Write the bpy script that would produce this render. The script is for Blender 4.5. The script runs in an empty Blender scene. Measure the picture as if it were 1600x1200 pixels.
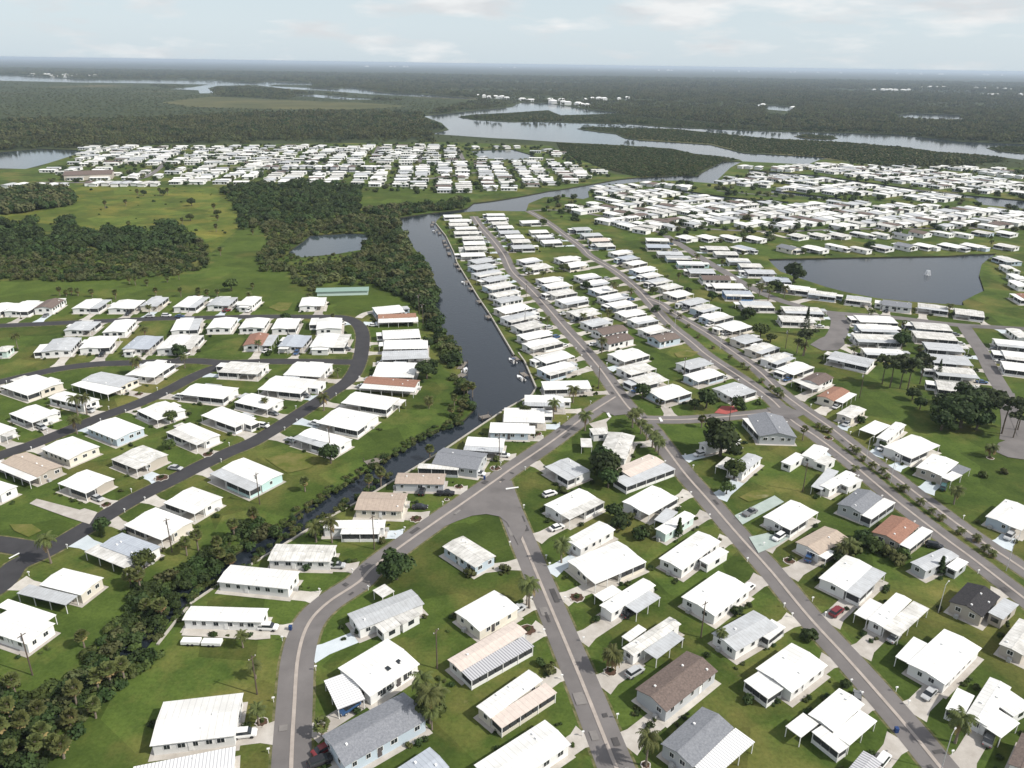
import bpy, math, random
from mathutils import Vector
from mathutils.geometry import delaunay_2d_cdt
R = random.Random(7)
rad = math.radians
scene = bpy.context.scene
C = scene.collection

# ------------------------------------------------------------------ camera, sky, sun, exposure
H = 120.0; F = 1217.0; HY = 100.0; ROLL = math.atan(0.0145); PITCH = math.atan((600 - HY) / F)
fw = Vector((0, math.cos(PITCH), -math.sin(PITCH))); up = Vector((0, math.sin(PITCH), math.cos(PITCH))); rt = Vector((1, 0, 0))
RX = rt * math.cos(ROLL) + up * math.sin(ROLL); UX = up * math.cos(ROLL) - rt * math.sin(ROLL)
cam = bpy.data.cameras.new('camera'); cam.sensor_width = 36; cam.lens = F / 1600 * 36
cam.clip_start = 1; cam.clip_end = 90000
co = bpy.data.objects.new('camera', cam); C.objects.link(co)
from mathutils import Matrix
m = Matrix((RX, UX, -fw)).transposed().to_4x4(); m.translation = Vector((0, 0, H)); co.matrix_world = m
scene.camera = co

SUN_AZ, SUN_EL = 109.0, 43.0
sd = Vector((math.sin(rad(SUN_AZ)) * math.cos(rad(SUN_EL)), math.cos(rad(SUN_AZ)) * math.cos(rad(SUN_EL)), math.sin(rad(SUN_EL))))
sl = bpy.data.lights.new('sun', 'SUN'); sl.energy = 4.6; sl.angle = rad(0.7); sl.color = (1, .95, .87)
so = bpy.data.objects.new('sun', sl); so.rotation_euler = sd.to_track_quat('Z', 'Y').to_euler(); C.objects.link(so)

w = bpy.data.worlds.new('World'); scene.world = w; w.use_nodes = True
nt = w.node_tree; N = nt.nodes; LK = nt.links; N.clear()
def nd(tree, t, **kw):
    n = tree.nodes.new(t)
    for k, v in kw.items():
        if k.startswith('i_'):
            key = k[2:]; key = int(key) if key.isdigit() else key.replace('_', ' ')
            n.inputs[key].default_value = v
        else: setattr(n, k, v)
    return n
out = nd(nt, 'ShaderNodeOutputWorld'); bg = nd(nt, 'ShaderNodeBackground', i_Strength=0.115)
sky = nd(nt, 'ShaderNodeTexSky', sky_type='NISHITA', sun_disc=False, sun_elevation=rad(SUN_EL), sun_rotation=rad(SUN_AZ))
sky.altitude = 100; sky.air_density = 1.0; sky.dust_density = 1.6; sky.ozone_density = 1.5
tc = nd(nt, 'ShaderNodeTexCoord'); sx = nd(nt, 'ShaderNodeSeparateXYZ'); LK.new(tc.outputs['Generated'], sx.inputs[0])
mp = nd(nt, 'ShaderNodeMapping'); mp.inputs['Scale'].default_value = (1, 1, 4.2); LK.new(tc.outputs['Generated'], mp.inputs[0])
n1 = nd(nt, 'ShaderNodeTexNoise', i_Scale=7.0, i_Detail=9.0, i_Roughness=0.56); LK.new(mp.outputs[0], n1.inputs['Vector'])
el = nd(nt, 'ShaderNodeMapRange', i_1=0.015, i_2=0.095, i_3=-0.10, i_4=0.075); LK.new(sx.outputs[2], el.inputs[0])
sm = nd(nt, 'ShaderNodeMath', operation='ADD'); LK.new(n1.outputs['Fac'], sm.inputs[0]); LK.new(el.outputs[0], sm.inputs[1])
r1 = nd(nt, 'ShaderNodeValToRGB'); r1.color_ramp.elements[0].position = .445; r1.color_ramp.elements[1].position = .60; LK.new(sm.outputs[0], r1.inputs[0])
n2 = nd(nt, 'ShaderNodeTexNoise', i_Scale=10.0, i_Detail=7.0); n2.noise_dimensions = '3D'; LK.new(mp.outputs[0], n2.inputs['Vector'])
r2 = nd(nt, 'ShaderNodeValToRGB'); r2.color_ramp.elements[0].color = (6.0, 6.05, 6.2, 1); r2.color_ramp.elements[1].color = (7.9, 7.85, 7.8, 1)
r2.color_ramp.elements[0].position = .40; r2.color_ramp.elements[1].position = .58; LK.new(n2.outputs['Fac'], r2.inputs[0])
veil = nd(nt, 'ShaderNodeMixRGB', i_Fac=0.72); veil.inputs[2].default_value = (6.15, 7.05, 7.65, 1); LK.new(sky.outputs[0], veil.inputs[1])
vf = nd(nt, 'ShaderNodeMapRange', i_1=0.04, i_2=0.40, i_3=0.80, i_4=0.12); LK.new(sx.outputs[2], vf.inputs[0]); LK.new(vf.outputs[0], veil.inputs[0])
cf = nd(nt, 'ShaderNodeMath', operation='MULTIPLY', i_1=0.75); LK.new(r1.outputs[0], cf.inputs[0])
cm = nd(nt, 'ShaderNodeMixRGB'); LK.new(cf.outputs[0], cm.inputs[0]); LK.new(veil.outputs[0], cm.inputs[1]); LK.new(r2.outputs[0], cm.inputs[2])
LK.new(cm.outputs[0], bg.inputs[0]); LK.new(bg.outputs[0], out.inputs[0])
scene.view_settings.view_transform = 'Standard'; scene.view_settings.look = 'None'
scene.view_settings.exposure = 0.05; scene.view_settings.gamma = 1; scene.view_settings.use_curve_mapping = False
scene.cycles.max_bounces = 5; scene.cycles.transparent_max_bounces = 6; scene.cycles.volume_bounces = 0

# ------------------------------------------------------------------ surveying: photo pixel -> point on the plain
def un(p, z=0.0):
    d = fw + RX * ((p[0] - 800) / F) + UX * ((600 - p[1]) / F)
    t = (H - z) / -d.z
    return Vector((d.x * t, d.y * t))
TL = {'N1': (0, 900, 4), 'N2': (400, 900, 4), 'N3': (800, 900, 4), 'N4': (1200, 900, 4), 'T5': (0, 600, 4), 'T6': (400, 600, 4),
      'T7': (800, 600, 4), 'T8': (1200, 600, 4), 'A': (0, 400, 16/3), 'B': (300, 400, 16/3), 'Q': (550, 400, 16/3), 'D': (800, 400, 16/3),
      'G': (1050, 400, 16/3), 'I': (1300, 400, 16/3), 'X': (0, 0, 1)}
def tp(t, p):
    o = TL[t]; return (o[0] + p[0] / o[2], o[1] + p[1] / o[2])
def pts(s): return [tuple(float(v) for v in q.split(',')) for q in s.split()]

# ------------------------------------------------------------------ materials
MAT = {}
def mat(name, col, rough=.8, spec=.3, var=0.0, noise=None, scale=1.0, bump=0.0, bscale=8.0, metal=0.0, coord='Object', rnd=0.0, detail=5.0, n2=None):
    if name in MAT: return MAT[name]
    mt = bpy.data.materials.new(name); mt.use_nodes = True; t = mt.node_tree
    b = t.nodes['Principled BSDF']; b.inputs['Roughness'].default_value = rough; b.inputs['Specular IOR Level'].default_value = spec
    b.inputs['Metallic'].default_value = metal; b.inputs['Base Color'].default_value = (*col, 1); mt.diffuse_color = (*col, 1)
    last = None
    if noise or rnd or bump:
        c = nd(t, 'ShaderNodeTexCoord')
    if noise:
        nz = nd(t, 'ShaderNodeTexNoise', i_Scale=scale, i_Detail=detail, i_Roughness=.62)
        t.links.new(c.outputs[coord], nz.inputs['Vector'])
        if rnd:
            nz.noise_dimensions = '4D'; oi0 = nd(t, 'ShaderNodeObjectInfo'); mw = nd(t, 'ShaderNodeMath', operation='MULTIPLY', i_1=90.0); t.links.new(oi0.outputs['Random'], mw.inputs[0]); t.links.new(mw.outputs[0], nz.inputs['W'])
        rp = nd(t, 'ShaderNodeValToRGB'); rp.color_ramp.elements[0].position = .36; rp.color_ramp.elements[1].position = .66
        rp.color_ramp.elements[0].color = (*noise, 1); rp.color_ramp.elements[1].color = (*col, 1)
        t.links.new(nz.outputs['Fac'], rp.inputs[0]); last = rp.outputs[0]
        if n2:   # second, broader patches: (colour, scale, threshold)
            z2 = nd(t, 'ShaderNodeTexNoise', i_Scale=n2[1], i_Detail=4.0); t.links.new(c.outputs[coord], z2.inputs['Vector'])
            q2 = nd(t, 'ShaderNodeValToRGB'); q2.color_ramp.elements[0].position = n2[2]; q2.color_ramp.elements[1].position = n2[2] + .12
            t.links.new(z2.outputs['Fac'], q2.inputs[0])
            mm = nd(t, 'ShaderNodeMixRGB'); t.links.new(q2.outputs[0], mm.inputs[0]); t.links.new(last, mm.inputs[1]); mm.inputs[2].default_value = (*n2[0], 1); last = mm.outputs[0]
    if rnd:
        oi = nd(t, 'ShaderNodeObjectInfo'); hs = nd(t, 'ShaderNodeHueSaturation')
        mr = nd(t, 'ShaderNodeMapRange', i_3=1 - rnd, i_4=1 + rnd); t.links.new(oi.outputs['Random'], mr.inputs[0]); t.links.new(mr.outputs[0], hs.inputs['Value'])
        mr2 = nd(t, 'ShaderNodeMapRange', i_3=.5 - rnd * .07, i_4=.5 + rnd * .07); t.links.new(oi.outputs['Random'], mr2.inputs[0]); t.links.new(mr2.outputs[0], hs.inputs['Hue'])
        if last: t.links.new(last, hs.inputs['Color'])
        else: hs.inputs['Color'].default_value = (*col, 1)
        last = hs.outputs[0]
    if last: t.links.new(last, b.inputs['Base Color'])
    if bump:
        bn = nd(t, 'ShaderNodeTexNoise', i_Scale=bscale, i_Detail=4.0); t.links.new(c.outputs[coord], bn.inputs['Vector'])
        bp = nd(t, 'ShaderNodeBump', i_Strength=bump, i_Distance=.2); t.links.new(bn.outputs['Fac'], bp.inputs['Height']); t.links.new(bp.outputs[0], b.inputs['Normal'])
    MAT[name] = mt; return mt
def ribs(name, col, col2, scale):     # corrugated pan roofing: fine relief stripes across the local x axis
    mt = mat(name, col, .45, .4); t = mt.node_tree; b = t.nodes['Principled BSDF']
    c = nd(t, 'ShaderNodeTexCoord'); wv = nd(t, 'ShaderNodeTexWave', i_Scale=scale, i_Distortion=0.0); wv.bands_direction = 'X'
    t.links.new(c.outputs['Object'], wv.inputs['Vector'])
    rp = nd(t, 'ShaderNodeValToRGB'); rp.color_ramp.elements[0].color = (*col2, 1); rp.color_ramp.elements[1].color = (*col, 1)
    rp.color_ramp.elements[0].position = .1; rp.color_ramp.elements[1].position = .45
    t.links.new(wv.outputs['Fac'], rp.inputs[0]); t.links.new(rp.outputs[0], b.inputs['Base Color'])
    bp = nd(t, 'ShaderNodeBump', i_Strength=.5, i_Distance=.06); t.links.new(wv.outputs['Fac'], bp.inputs['Height']); t.links.new(bp.outputs[0], b.inputs['Normal'])
    return mt
def siding(name, col):
    mt = mat(name, col, .6, .35, rnd=.06); t = mt.node_tree; b = t.nodes['Principled BSDF']
    c = nd(t, 'ShaderNodeTexCoord'); wv = nd(t, 'ShaderNodeTexWave', i_Scale=2.2, i_Distortion=0.0); wv.bands_direction = 'Z'; wv.wave_profile = 'SAW'
    t.links.new(c.outputs['Object'], wv.inputs['Vector'])
    bp = nd(t, 'ShaderNodeBump', i_Strength=.4, i_Distance=.03); t.links.new(wv.outputs['Fac'], bp.inputs['Height']); t.links.new(bp.outputs[0], b.inputs['Normal'])
    return mt
ROOF = {
 'W': mat('roof_white', (.83, .83, .81), .55, .3, noise=(.66, .655, .63), scale=.22, rnd=.07, detail=8),
 'V': mat('roof_offwhite', (.74, .73, .70), .6, .3, noise=(.46, .45, .42), scale=.4, rnd=.07, detail=8),
 'G': mat('roof_pale_grey', (.52, .54, .56), .6, .3, noise=(.42, .43, .44), scale=.5, rnd=.08),
 'S': mat('shingle_grey', (.25, .26, .28), .9, .2, noise=(.17, .18, .20), scale=2.5, rnd=.08, bump=.4, bscale=6),
 'K': mat('shingle_black', (.055, .052, .055), .9, .2, noise=(.03, .03, .033), scale=2.5, bump=.4, bscale=6),
 'B': mat('shingle_brown', (.20, .155, .135), .9, .2, noise=(.12, .095, .085), scale=2.5, rnd=.08, bump=.4, bscale=6),
 'R': mat('shingle_red_brown', (.34, .19, .135), .85, .2, noise=(.24, .13, .095), scale=2.0, rnd=.06, bump=.3, bscale=6),
 'T': mat('roof_tan', (.46, .38, .31), .75, .25, noise=(.38, .31, .26), scale=1.2, rnd=.06),
 'P': mat('roof_pink_beige', (.66, .58, .52), .7, .25, noise=(.58, .5, .45), scale=.8),
 'L': mat('roof_blue_grey', (.44, .48, .53), .6, .3, noise=(.38, .41, .46), scale=.6),
 'Z': ribs('roof_ribbed_white', (.80, .80, .79), (.46, .46, .48), .5),
 'Y': ribs('roof_ribbed_grey', (.52, .52, .54), (.24, .24, .26), .5)}
def seams(mt, period, dark):
    t = mt.node_tree; b = t.nodes['Principled BSDF']; src = b.inputs['Base Color'].links[0].from_socket; c = nd(t, 'ShaderNodeTexCoord'); sp_ = nd(t, 'ShaderNodeSeparateXYZ'); t.links.new(c.outputs['Object'], sp_.inputs[0])
    md_ = nd(t, 'ShaderNodeMath', operation='PINGPONG', i_1=period/2); t.links.new(sp_.outputs[0], md_.inputs[0]); mr = nd(t, 'ShaderNodeMapRange', i_1=0.03, i_2=0.10, i_3=dark, i_4=1.0); t.links.new(md_.outputs[0], mr.inputs[0])
    hs = nd(t, 'ShaderNodeHueSaturation'); t.links.new(src, hs.inputs['Color']); t.links.new(mr.outputs[0], hs.inputs['Value']); t.links.new(hs.outputs[0], b.inputs['Base Color'])
for k_, p_, d_ in (('W', 1.22, .80), ('V', 1.22, .74), ('G', .9, .84), ('L', .9, .8), ('P', 1.22, .85), ('T', 1.22, .85)): seams(ROOF[k_], p_, d_)
RN = {'W': 'white', 'V': 'off-white', 'G': 'pale grey', 'S': 'grey shingle', 'K': 'black shingle', 'B': 'brown shingle', 'R': 'red-brown', 'T': 'tan', 'P': 'pinkish beige', 'L': 'blue-grey', 'Z': 'ribbed white', 'Y': 'ribbed grey'}
WALL = {'w': siding('siding_white', (.74, .74, .73)), 'c': siding('siding_cream', (.66, .62, .54)), 'g': siding('siding_grey', (.45, .47, .49)),
        't': siding('siding_tan', (.44, .40, .35)), 'b': siding('siding_pale_blue', (.47, .55, .62)), 'n': siding('siding_pale_green', (.52, .64, .60)),
        'q': siding('siding_teal', (.48, .66, .65)), 'u': siding('siding_bright_blue', (.13, .27, .52))}
M_glass = mat('window_glass', (.025, .03, .035), .08, .6)
M_trim = mat('white_trim', (.78, .78, .77), .5, .3)
M_screen = mat('dark_screen', (.045, .048, .052), .6, .3)
M_conc = mat('concrete', (.52, .49, .45), .9, .2, noise=(.40, .37, .33), scale=.35, coord='Object', rnd=.12)
M_concb = mat('painted_concrete', (.55, .60, .63), .8, .25, noise=(.48, .53, .56), scale=.3, rnd=.06)
M_red = mat('red_paving', (.40, .10, .09), .85, .2, noise=(.33, .09, .08), scale=.6)
M_greenc = mat('green_painted_concrete', (.40, .46, .43), .85, .2, noise=(.33, .39, .36), scale=.4)
M_road = mat('asphalt_grey', (.185, .172, .168), .9, .25, noise=(.145, .135, .132), scale=.12, coord='Object', n2=((.105, .098, .096), .06, .56))
M_black = mat('asphalt_fresh', (.050, .049, .052), .85, .3, noise=(.038, .037, .04), scale=.2)
M_gut = mat('concrete_gutter', (.42, .37, .33), .9, .2, noise=(.33, .29, .26), scale=.4)
M_paint = mat('road_paint', (.7, .7, .68), .7, .3)
M_sand = mat('bare_sand', (.42, .36, .26), .95, .1, noise=(.16, .17, .06), scale=.5)
def grass(name, a, b, dry, bare, thr):
    """mottled turf: two greens, yellowing patches, thin sandy spots"""
    mt = mat(name, a, .95, .1); t = mt.node_tree; bs = t.nodes['Principled BSDF']; c = nd(t, 'ShaderNodeTexCoord')
    def nz(sc, lo, hi, det=6.0):
        q = nd(t, 'ShaderNodeTexNoise', i_Scale=sc, i_Detail=det, i_Roughness=.65); t.links.new(c.outputs['Object'], q.inputs['Vector'])
        r = nd(t, 'ShaderNodeMapRange', i_1=lo, i_2=hi); t.links.new(q.outputs['Fac'], r.inputs[0]); return r.outputs[0]
    def mix(f, x, y):
        k = nd(t, 'ShaderNodeMixRGB'); t.links.new(f, k.inputs[0])
        for s_, v in ((1, x), (2, y)):
            if isinstance(v, tuple): k.inputs[s_].default_value = (*v, 1)
            else: t.links.new(v, k.inputs[s_])
        return k.outputs[0]
    g0 = mix(nz(.11, .35, .65, 10.0), a, b); g1 = mix(nz(.03, thr, thr+.18, 8.0), g0, dry); g2 = mix(nz(.055, .66, .76, 9.0), g1, bare)
    mu = nd(t, 'ShaderNodeMixRGB', blend_type='MULTIPLY', i_Fac=.55); t.links.new(g2, mu.inputs[1]); rp = nd(t, 'ShaderNodeValToRGB'); rp.color_ramp.elements[0].color = (.45, .48, .4, 1); rp.color_ramp.elements[1].color = (1.0, 1.0, 1.0, 1)
    t.links.new(nz(1.3, .3, .62, 4.0), rp.inputs[0]); t.links.new(rp.outputs[0], mu.inputs[2]); vo_ = nd(t, 'ShaderNodeTexVoronoi', i_Scale=.045); t.links.new(c.outputs['Object'], vo_.inputs['Vector']); sv = nd(t, 'ShaderNodeSeparateXYZ'); t.links.new(vo_.outputs['Color'], sv.inputs[0])
    mv = nd(t, 'ShaderNodeMapRange', i_3=.78, i_4=1.18); t.links.new(sv.outputs[0], mv.inputs[0]); hv = nd(t, 'ShaderNodeHueSaturation'); t.links.new(mv.outputs[0], hv.inputs['Value']); t.links.new(mu.outputs[0], hv.inputs['Color'])
    t.links.new(hv.outputs[0], bs.inputs['Base Color'])
    return mt
M_lawn = grass('lawn', (.086, .124, .026), (.048, .078, .016), (.160, .152, .046), (.27, .225, .125), .485)
M_mead = grass('meadow', (.120, .152, .030), (.070, .104, .020), (.185, .175, .038), (.15, .13, .045), .47)
M_mow = grass('mown_grass', (.088, .122, .024), (.058, .090, .017), (.135, .135, .036), (.16, .14, .05), .55)
M_wild = mat('woodland_floor', (.062, .076, .031), .95, .1, noise=(.030, .042, .018), scale=.012, bump=.6, bscale=.1, detail=10, n2=((.11, .10, .05), .0022, .58))
M_dist = mat('distant_woodland', (.040, .052, .026), .95, .1, noise=(.022, .032, .017), scale=.004, detail=10, n2=((.085, .085, .055), .0009, .64))  # canopy's self-shadow is averaged into this colour
M_marsh = mat('marsh_grass', (.12, .112, .048), .95, .1, noise=(.06, .07, .028), scale=.006, bump=.5, bscale=.1, detail=10)
M_bank = mat('bank_earth', (.07, .065, .035), .95, .1, noise=(.035, .045, .018), scale=.3)
M_verge = mat('worn_verge', (.20, .175, .10), .95, .1, noise=(.060, .078, .020), scale=.6, detail=8)
M_swall = mat('seawall_concrete', (.46, .43, .38), .9, .2, noise=(.33, .31, .27), scale=.5)
M_wood = mat('dock_timber', (.27, .24, .21), .85, .2, noise=(.18, .16, .14), scale=1.5)
M_pole = mat('pole_timber', (.13, .10, .08), .9, .2, noise=(.09, .07, .055), scale=3)
M_metal = mat('lamp_metal', (.5, .5, .5), .5, .4)
M_trunk = mat('bark', (.16, .13, .10), .95, .1, noise=(.09, .075, .06), scale=3)
M_ptrunk = mat('palm_bark', (.24, .20, .165), .95, .1, noise=(.15, .125, .10), scale=4)
M_tyre = mat('tyre', (.02, .02, .02), .8, .2)
def water(name, col, sc, st):
    mt = mat(name, col, .09, .5); t = mt.node_tree; b = t.nodes['Principled BSDF']; b.inputs['IOR'].default_value = 1.33
    c = nd(t, 'ShaderNodeTexCoord'); a = nd(t, 'ShaderNodeTexNoise', i_Scale=sc, i_Detail=5.0); t.links.new(c.outputs['Object'], a.inputs['Vector'])
    bp = nd(t, 'ShaderNodeBump', i_Strength=st, i_Distance=.15); t.links.new(a.outputs['Fac'], bp.inputs['Height']); t.links.new(bp.outputs[0], b.inputs['Normal']); return mt
M_wat = water('canal_water', (.016, .022, .030), .8, .5)
M_wat2 = water('river_water', (.04, .055, .065), .25, .35)
def leafmat(name, col, col2, sc=.35, rnd=.25):
    mt = mat(name, col, .7, .25, noise=col2, scale=sc, rnd=rnd); t = mt.node_tree; b = t.nodes['Principled BSDF']
    tr = nd(t, 'ShaderNodeBsdfTranslucent'); ms = nd(t, 'ShaderNodeMixShader', i_0=.25); o = t.nodes['Material Output']
    src = b.inputs['Base Color'].links[0].from_socket; t.links.new(src, tr.inputs[0])
    t.links.new(b.outputs[0], ms.inputs[1]); t.links.new(tr.outputs[0], ms.inputs[2]); t.links.new(ms.outputs[0], o.inputs[0]); return mt
M_leaf = leafmat('leaf_dark', (.056, .086, .022), (.022, .040, .012))
M_leaf2 = leafmat('leaf_mid', (.100, .132, .033), (.042, .064, .017))
M_olive = leafmat('leaf_olive', (.115, .118, .038), (.052, .062, .020))
M_palm = leafmat('palm_green', (.125, .140, .042), (.070, .085, .026), .8)
M_palmd = leafmat('palm_dead', (.30, .215, .095), (.18, .13, .06), .8)
M_pine = leafmat('pine_needle', (.085, .102, .042), (.046, .060, .026))
M_far = leafmat('woodland_leaf', (.125, .135, .050), (.058, .070, .028), .2, .35)

def broadtint(mt, col, scale):      # slow change of species across the land
    t = mt.node_tree; b = t.nodes['Principled BSDF']; src = b.inputs['Base Color'].links[0].from_socket; g_ = nd(t, 'ShaderNodeNewGeometry'); q = nd(t, 'ShaderNodeTexNoise', i_Scale=scale, i_Detail=5.0); t.links.new(g_.outputs['Position'], q.inputs['Vector'])
    r = nd(t, 'ShaderNodeMapRange', i_1=.45, i_2=.62); t.links.new(q.outputs['Fac'], r.inputs[0]); k = nd(t, 'ShaderNodeMixRGB'); t.links.new(r.outputs[0], k.inputs[0]); t.links.new(src, k.inputs[1]); k.inputs[2].default_value = (*col, 1)
    for l in list(src.links): 
        if l.to_node != k: t.links.new(k.outputs[0], l.to_socket)
broadtint(M_far, (.115, .120, .050), .004); broadtint(M_pine, (.045, .062, .026), .006); broadtint(M_olive, (.075, .092, .03), .008)
# ------------------------------------------------------------------ helpers
def mesh(name, v, f, m=None):
    me = bpy.data.meshes.new(name); me.from_pydata(v, [], f); me.update()
    for q in (m if isinstance(m, (list, tuple)) else [m] if m else []): me.materials.append(q)
    return me
def link(name, me, parent=None, loc=None, rz=0, sc=None):
    o = bpy.data.objects.new(name, me); C.objects.link(o)
    if parent: o.parent = parent
    if loc: o.location = loc
    if rz: o.rotation_euler = (0, 0, rz)
    if sc: o.scale = sc
    return o
def tag(o, label, cat, group=None):
    o['label'] = label; o['category'] = cat
    if group: o['group'] = group
    return o
def struct(o, kind='structure'): o['kind'] = kind; return o
class MB:
    def __init__(s): s.v = []; s.f = []
    def box(s, x0, x1, y0, y1, z0, z1):
        b = len(s.v); s.v += [(x0,y0,z0),(x1,y0,z0),(x1,y1,z0),(x0,y1,z0),(x0,y0,z1),(x1,y0,z1),(x1,y1,z1),(x0,y1,z1)]
        s.f += [tuple(b+i for i in q) for q in ((0,3,2,1),(4,5,6,7),(0,1,5,4),(1,2,6,5),(2,3,7,6),(3,0,4,7))]; return s
    def poly(s, vs): b = len(s.v); s.v += vs; s.f.append(tuple(range(b, b+len(vs)))); return s
    def tube(s, path, radii, n=6):
        b = len(s.v)
        for i, (p, r) in enumerate(zip(path, radii)):
            d = (Vector(path[min(i+1, len(path)-1)]) - Vector(path[max(i-1, 0)])).normalized()
            a = d.orthogonal().normalized(); c = d.cross(a)
            for k in range(n):
                q = Vector(p) + (a * math.cos(k*2*math.pi/n) + c * math.sin(k*2*math.pi/n)) * r; s.v.append(tuple(q))
        for i in range(len(path)-1):
            for k in range(n):
                s.f.append((b+i*n+k, b+i*n+(k+1)%n, b+(i+1)*n+(k+1)%n, b+(i+1)*n+k))
        s.f.append(tuple(b+(len(path)-1)*n+k for k in range(n))); return s
    def me(s, name, m): return mesh(name, s.v, s.f, m)
def gable(L, W, ze, rise, oh, th=.12, ridge_x=True, z0=0):
    """thin pitched roof, ridge along local x"""
    a = L/2 + oh; b = W/2 + oh; k = rise/(W/2)*oh; mb = MB()
    for s in (1, -1):
        vs = [(-a, s*b, ze-k), (a, s*b, ze-k), (a, 0, ze+rise), (-a, 0, ze+rise)]
        lo = [(x, y, z-th) for x, y, z in vs]; q = len(mb.v); mb.v += vs + lo
        mb.f += [(q,q+1,q+2,q+3) if s < 0 else (q+3,q+2,q+1,q), (q+4,q+5,q+1,q) , (q+5,q+6,q+2,q+1), (q+7,q+4,q,q+3), (q+4,q+7,q+6,q+5)]
    return mb
def inpoly(p, poly):
    x, y = p; c = False; j = len(poly)-1
    for i in range(len(poly)):
        xi, yi = poly[i]; xj, yj = poly[j]
        if (yi > y) != (yj > y) and x < (xj-xi)*(y-yi)/(yj-yi)+xi: c = not c
        j = i
    return c
def smooth(P, n=6):
    out = []
    for i in range(len(P)-1):
        p0 = P[max(i-1,0)]; p1 = P[i]; p2 = P[i+1]; p3 = P[min(i+2,len(P)-1)]
        for k in range(n):
            t = k/n; out.append(.5*((2*p1)+(-p0+p2)*t+(2*p0-5*p1+4*p2-p3)*t*t+(-p0+3*p1-3*p2+p3)*t**3))
    out.append(P[-1]); return out

# ------------------------------------------------------------------ water outlines (photo survey) and ground sheet
WATER = {
 'canal': (M_wat, '621,340 645,336 678,332 712,328 730,325 740,317 766,314 787,311 816,306 858,298 874,296 921,288 966,280 997,277 1060,274 1087,275 1110,262 1128,252 1160,252 1141,262 1122,280 1120,287 1060,282 1007,283 976,287 929,291 919,299 921,308 911,311 880,307 850,308 826,318 822,330 800,330 762,329 730,331 690,337 682,345 681,349 697,369 709,394 714,410 730,436 747,464 766,492 788,529 803,554 820,565 838,606 831,617 785,642 742,670 700,696 660,722 612,752 550,790 500,818 460,843 425,862 398,880 360,902 320,925 290,945 262,975 240,1000 215,1030 190,1052 160,1068 130,1092 95,1135 60,1175 30,1215 -40,1260 -60,1240 0,1190 40,1145 75,1108 105,1075 130,1052 155,1030 190,1000 215,975 245,935 290,900 330,886 375,860 422,835 462,802 505,774 525,762 580,730 625,702 662,678 700,664 725,655 740,640 730,615 722,593 717,561 714,545 689,512 681,494 681,462 678,457 670,426 655,398 641,380 628,362'),
 'river': (M_wat2, '660,181 700,177 755,171 800,167 806,163 815,160 855,161 887,166 925,172 962,175 962,177 920,179 875,180 857,172 800,176 740,179 716,182.5 740,187 800,190.5 832,190 987,194 1012,196 1050,199 1125,202 1200,205 1325,207.5 1407,211 1440,214 1500,221 1600,225 1720,232 1720,262 1640,256 1600,250 1570,246 1537,242 1465,237 1415,230 1320,222 1282,220 1200,216 1100,206 1050,201 985,200 925,197.5 902,201 935,206 962,209 977,216 1000,219 1050,222 1110,226 1162,239 1200,241 1295,246 1282,249 1262,257 1200,254 1160,252 1155,249 1125,244 1085,240 1050,232 975,227 875,222 800,217 775,216 672,209 701,202.5 690,192'),
 'far_river': (M_wat2, '-60,116 0,117 75,121 125,124 225,125 330,126 400,130 417,127.5 487,130 490,133 430,132 420,134 520,139 550,137 600,145 650,147 745,154 725,154.5 650,151 575,147 512,142 450,139 400,133 340,134 325,137.5 335,145.5 312,146 310,141 260,139 300,136 325,132 225,130 125,129 85,128 0,126 -60,125'),
 'marsh_creek': (M_wat2, '447,149 495,147.5 550,153 600,155 537,155.5 495,152'),
 'estate_lake': (M_wat, '1200,404.5 1330,402 1482,399.5 1515,397 1558,396 1545,404 1534,413 1530,430 1538,454 1521,462 1504,471 1506,477 1478,475 1431,472 1371,466 1320,456 1290,448 1256,437 1219,424 1208,414'),
 'pond': (M_wat2, '450,394 460,386 476,375 484,367.5 510,366 540,364 576,365 576,372 565,382 566,390 525,397 471,402'),
 'left_lake': (M_wat2, '-60,240 0,237 57,232 112,234 132,236 110,244 75,255 40,264 0,263 -60,266'),
 'top_pond': (M_wat2, '735,235 800,233 825,240 843,247 800,250 750,247'),
 'strip_pond': (M_wat2, '418,264.5 587,265 590,269 421,269'),
 'inner_canal': (M_wat, '1060,296 1119,305 1165,310 1232,315 1232,318 1165,314 1119,309 1060,300'),
 'middle_canal': (M_wat, '1205,297 1256,303 1315,310 1315,313 1256,307 1205,301'),
 'outer_canal': (M_wat, '1168,265 1279,274 1330,281 1401,291 1448,298 1499,304 1526,306 1600,313 1700,322 1700,336 1600,326 1536,320 1522,310 1499,308 1448,302 1401,295 1330,285 1279,278 1172,270'),
 'far_lagoon': (M_wat2, '1395,180 1420,177 1500,180 1505,186 1470,186 1415,184'),
 'side_lagoon': (M_wat2, '1195,164 1240,167 1236,174 1200,171'),
}
WP = {k: [un(p) for p in pts(v[1])] for k, v in WATER.items()}
WPT = {k: [(p.x, p.y) for p in v] for k, v in WP.items()}
ISLE = [[un(p) for p in pts(s)] for s in ('1241,213 1262,210.5 1300,213 1309,216 1290,217.5 1262,216', '1542,231 1575,228 1640,229 1700,238 1640,243 1600,240 1560,236')]
MEAD = [[un(p) for p in pts(s)] for s in ('-80,300 60,292 330,292 372,300 372,358 330,395 318,372 262,350 130,360 60,348 -80,352',)]
MOW = [[un(p) for p in pts(s)] for s in ('-80,440 320,432 345,395 372,360 412,362 420,430 600,446 650,478 590,492 -80,500', '560,292 700,295 720,322 640,322 570,330')]
MARSH = [[un(p) for p in pts(s)] for s in ('250,160 330,151 447,156.5 560,160 640,166 560,171 400,170 300,167', '975,196 1200,208 1420,230 1560,246 1500,256 1300,250 1110,230 1000,221')]
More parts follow.
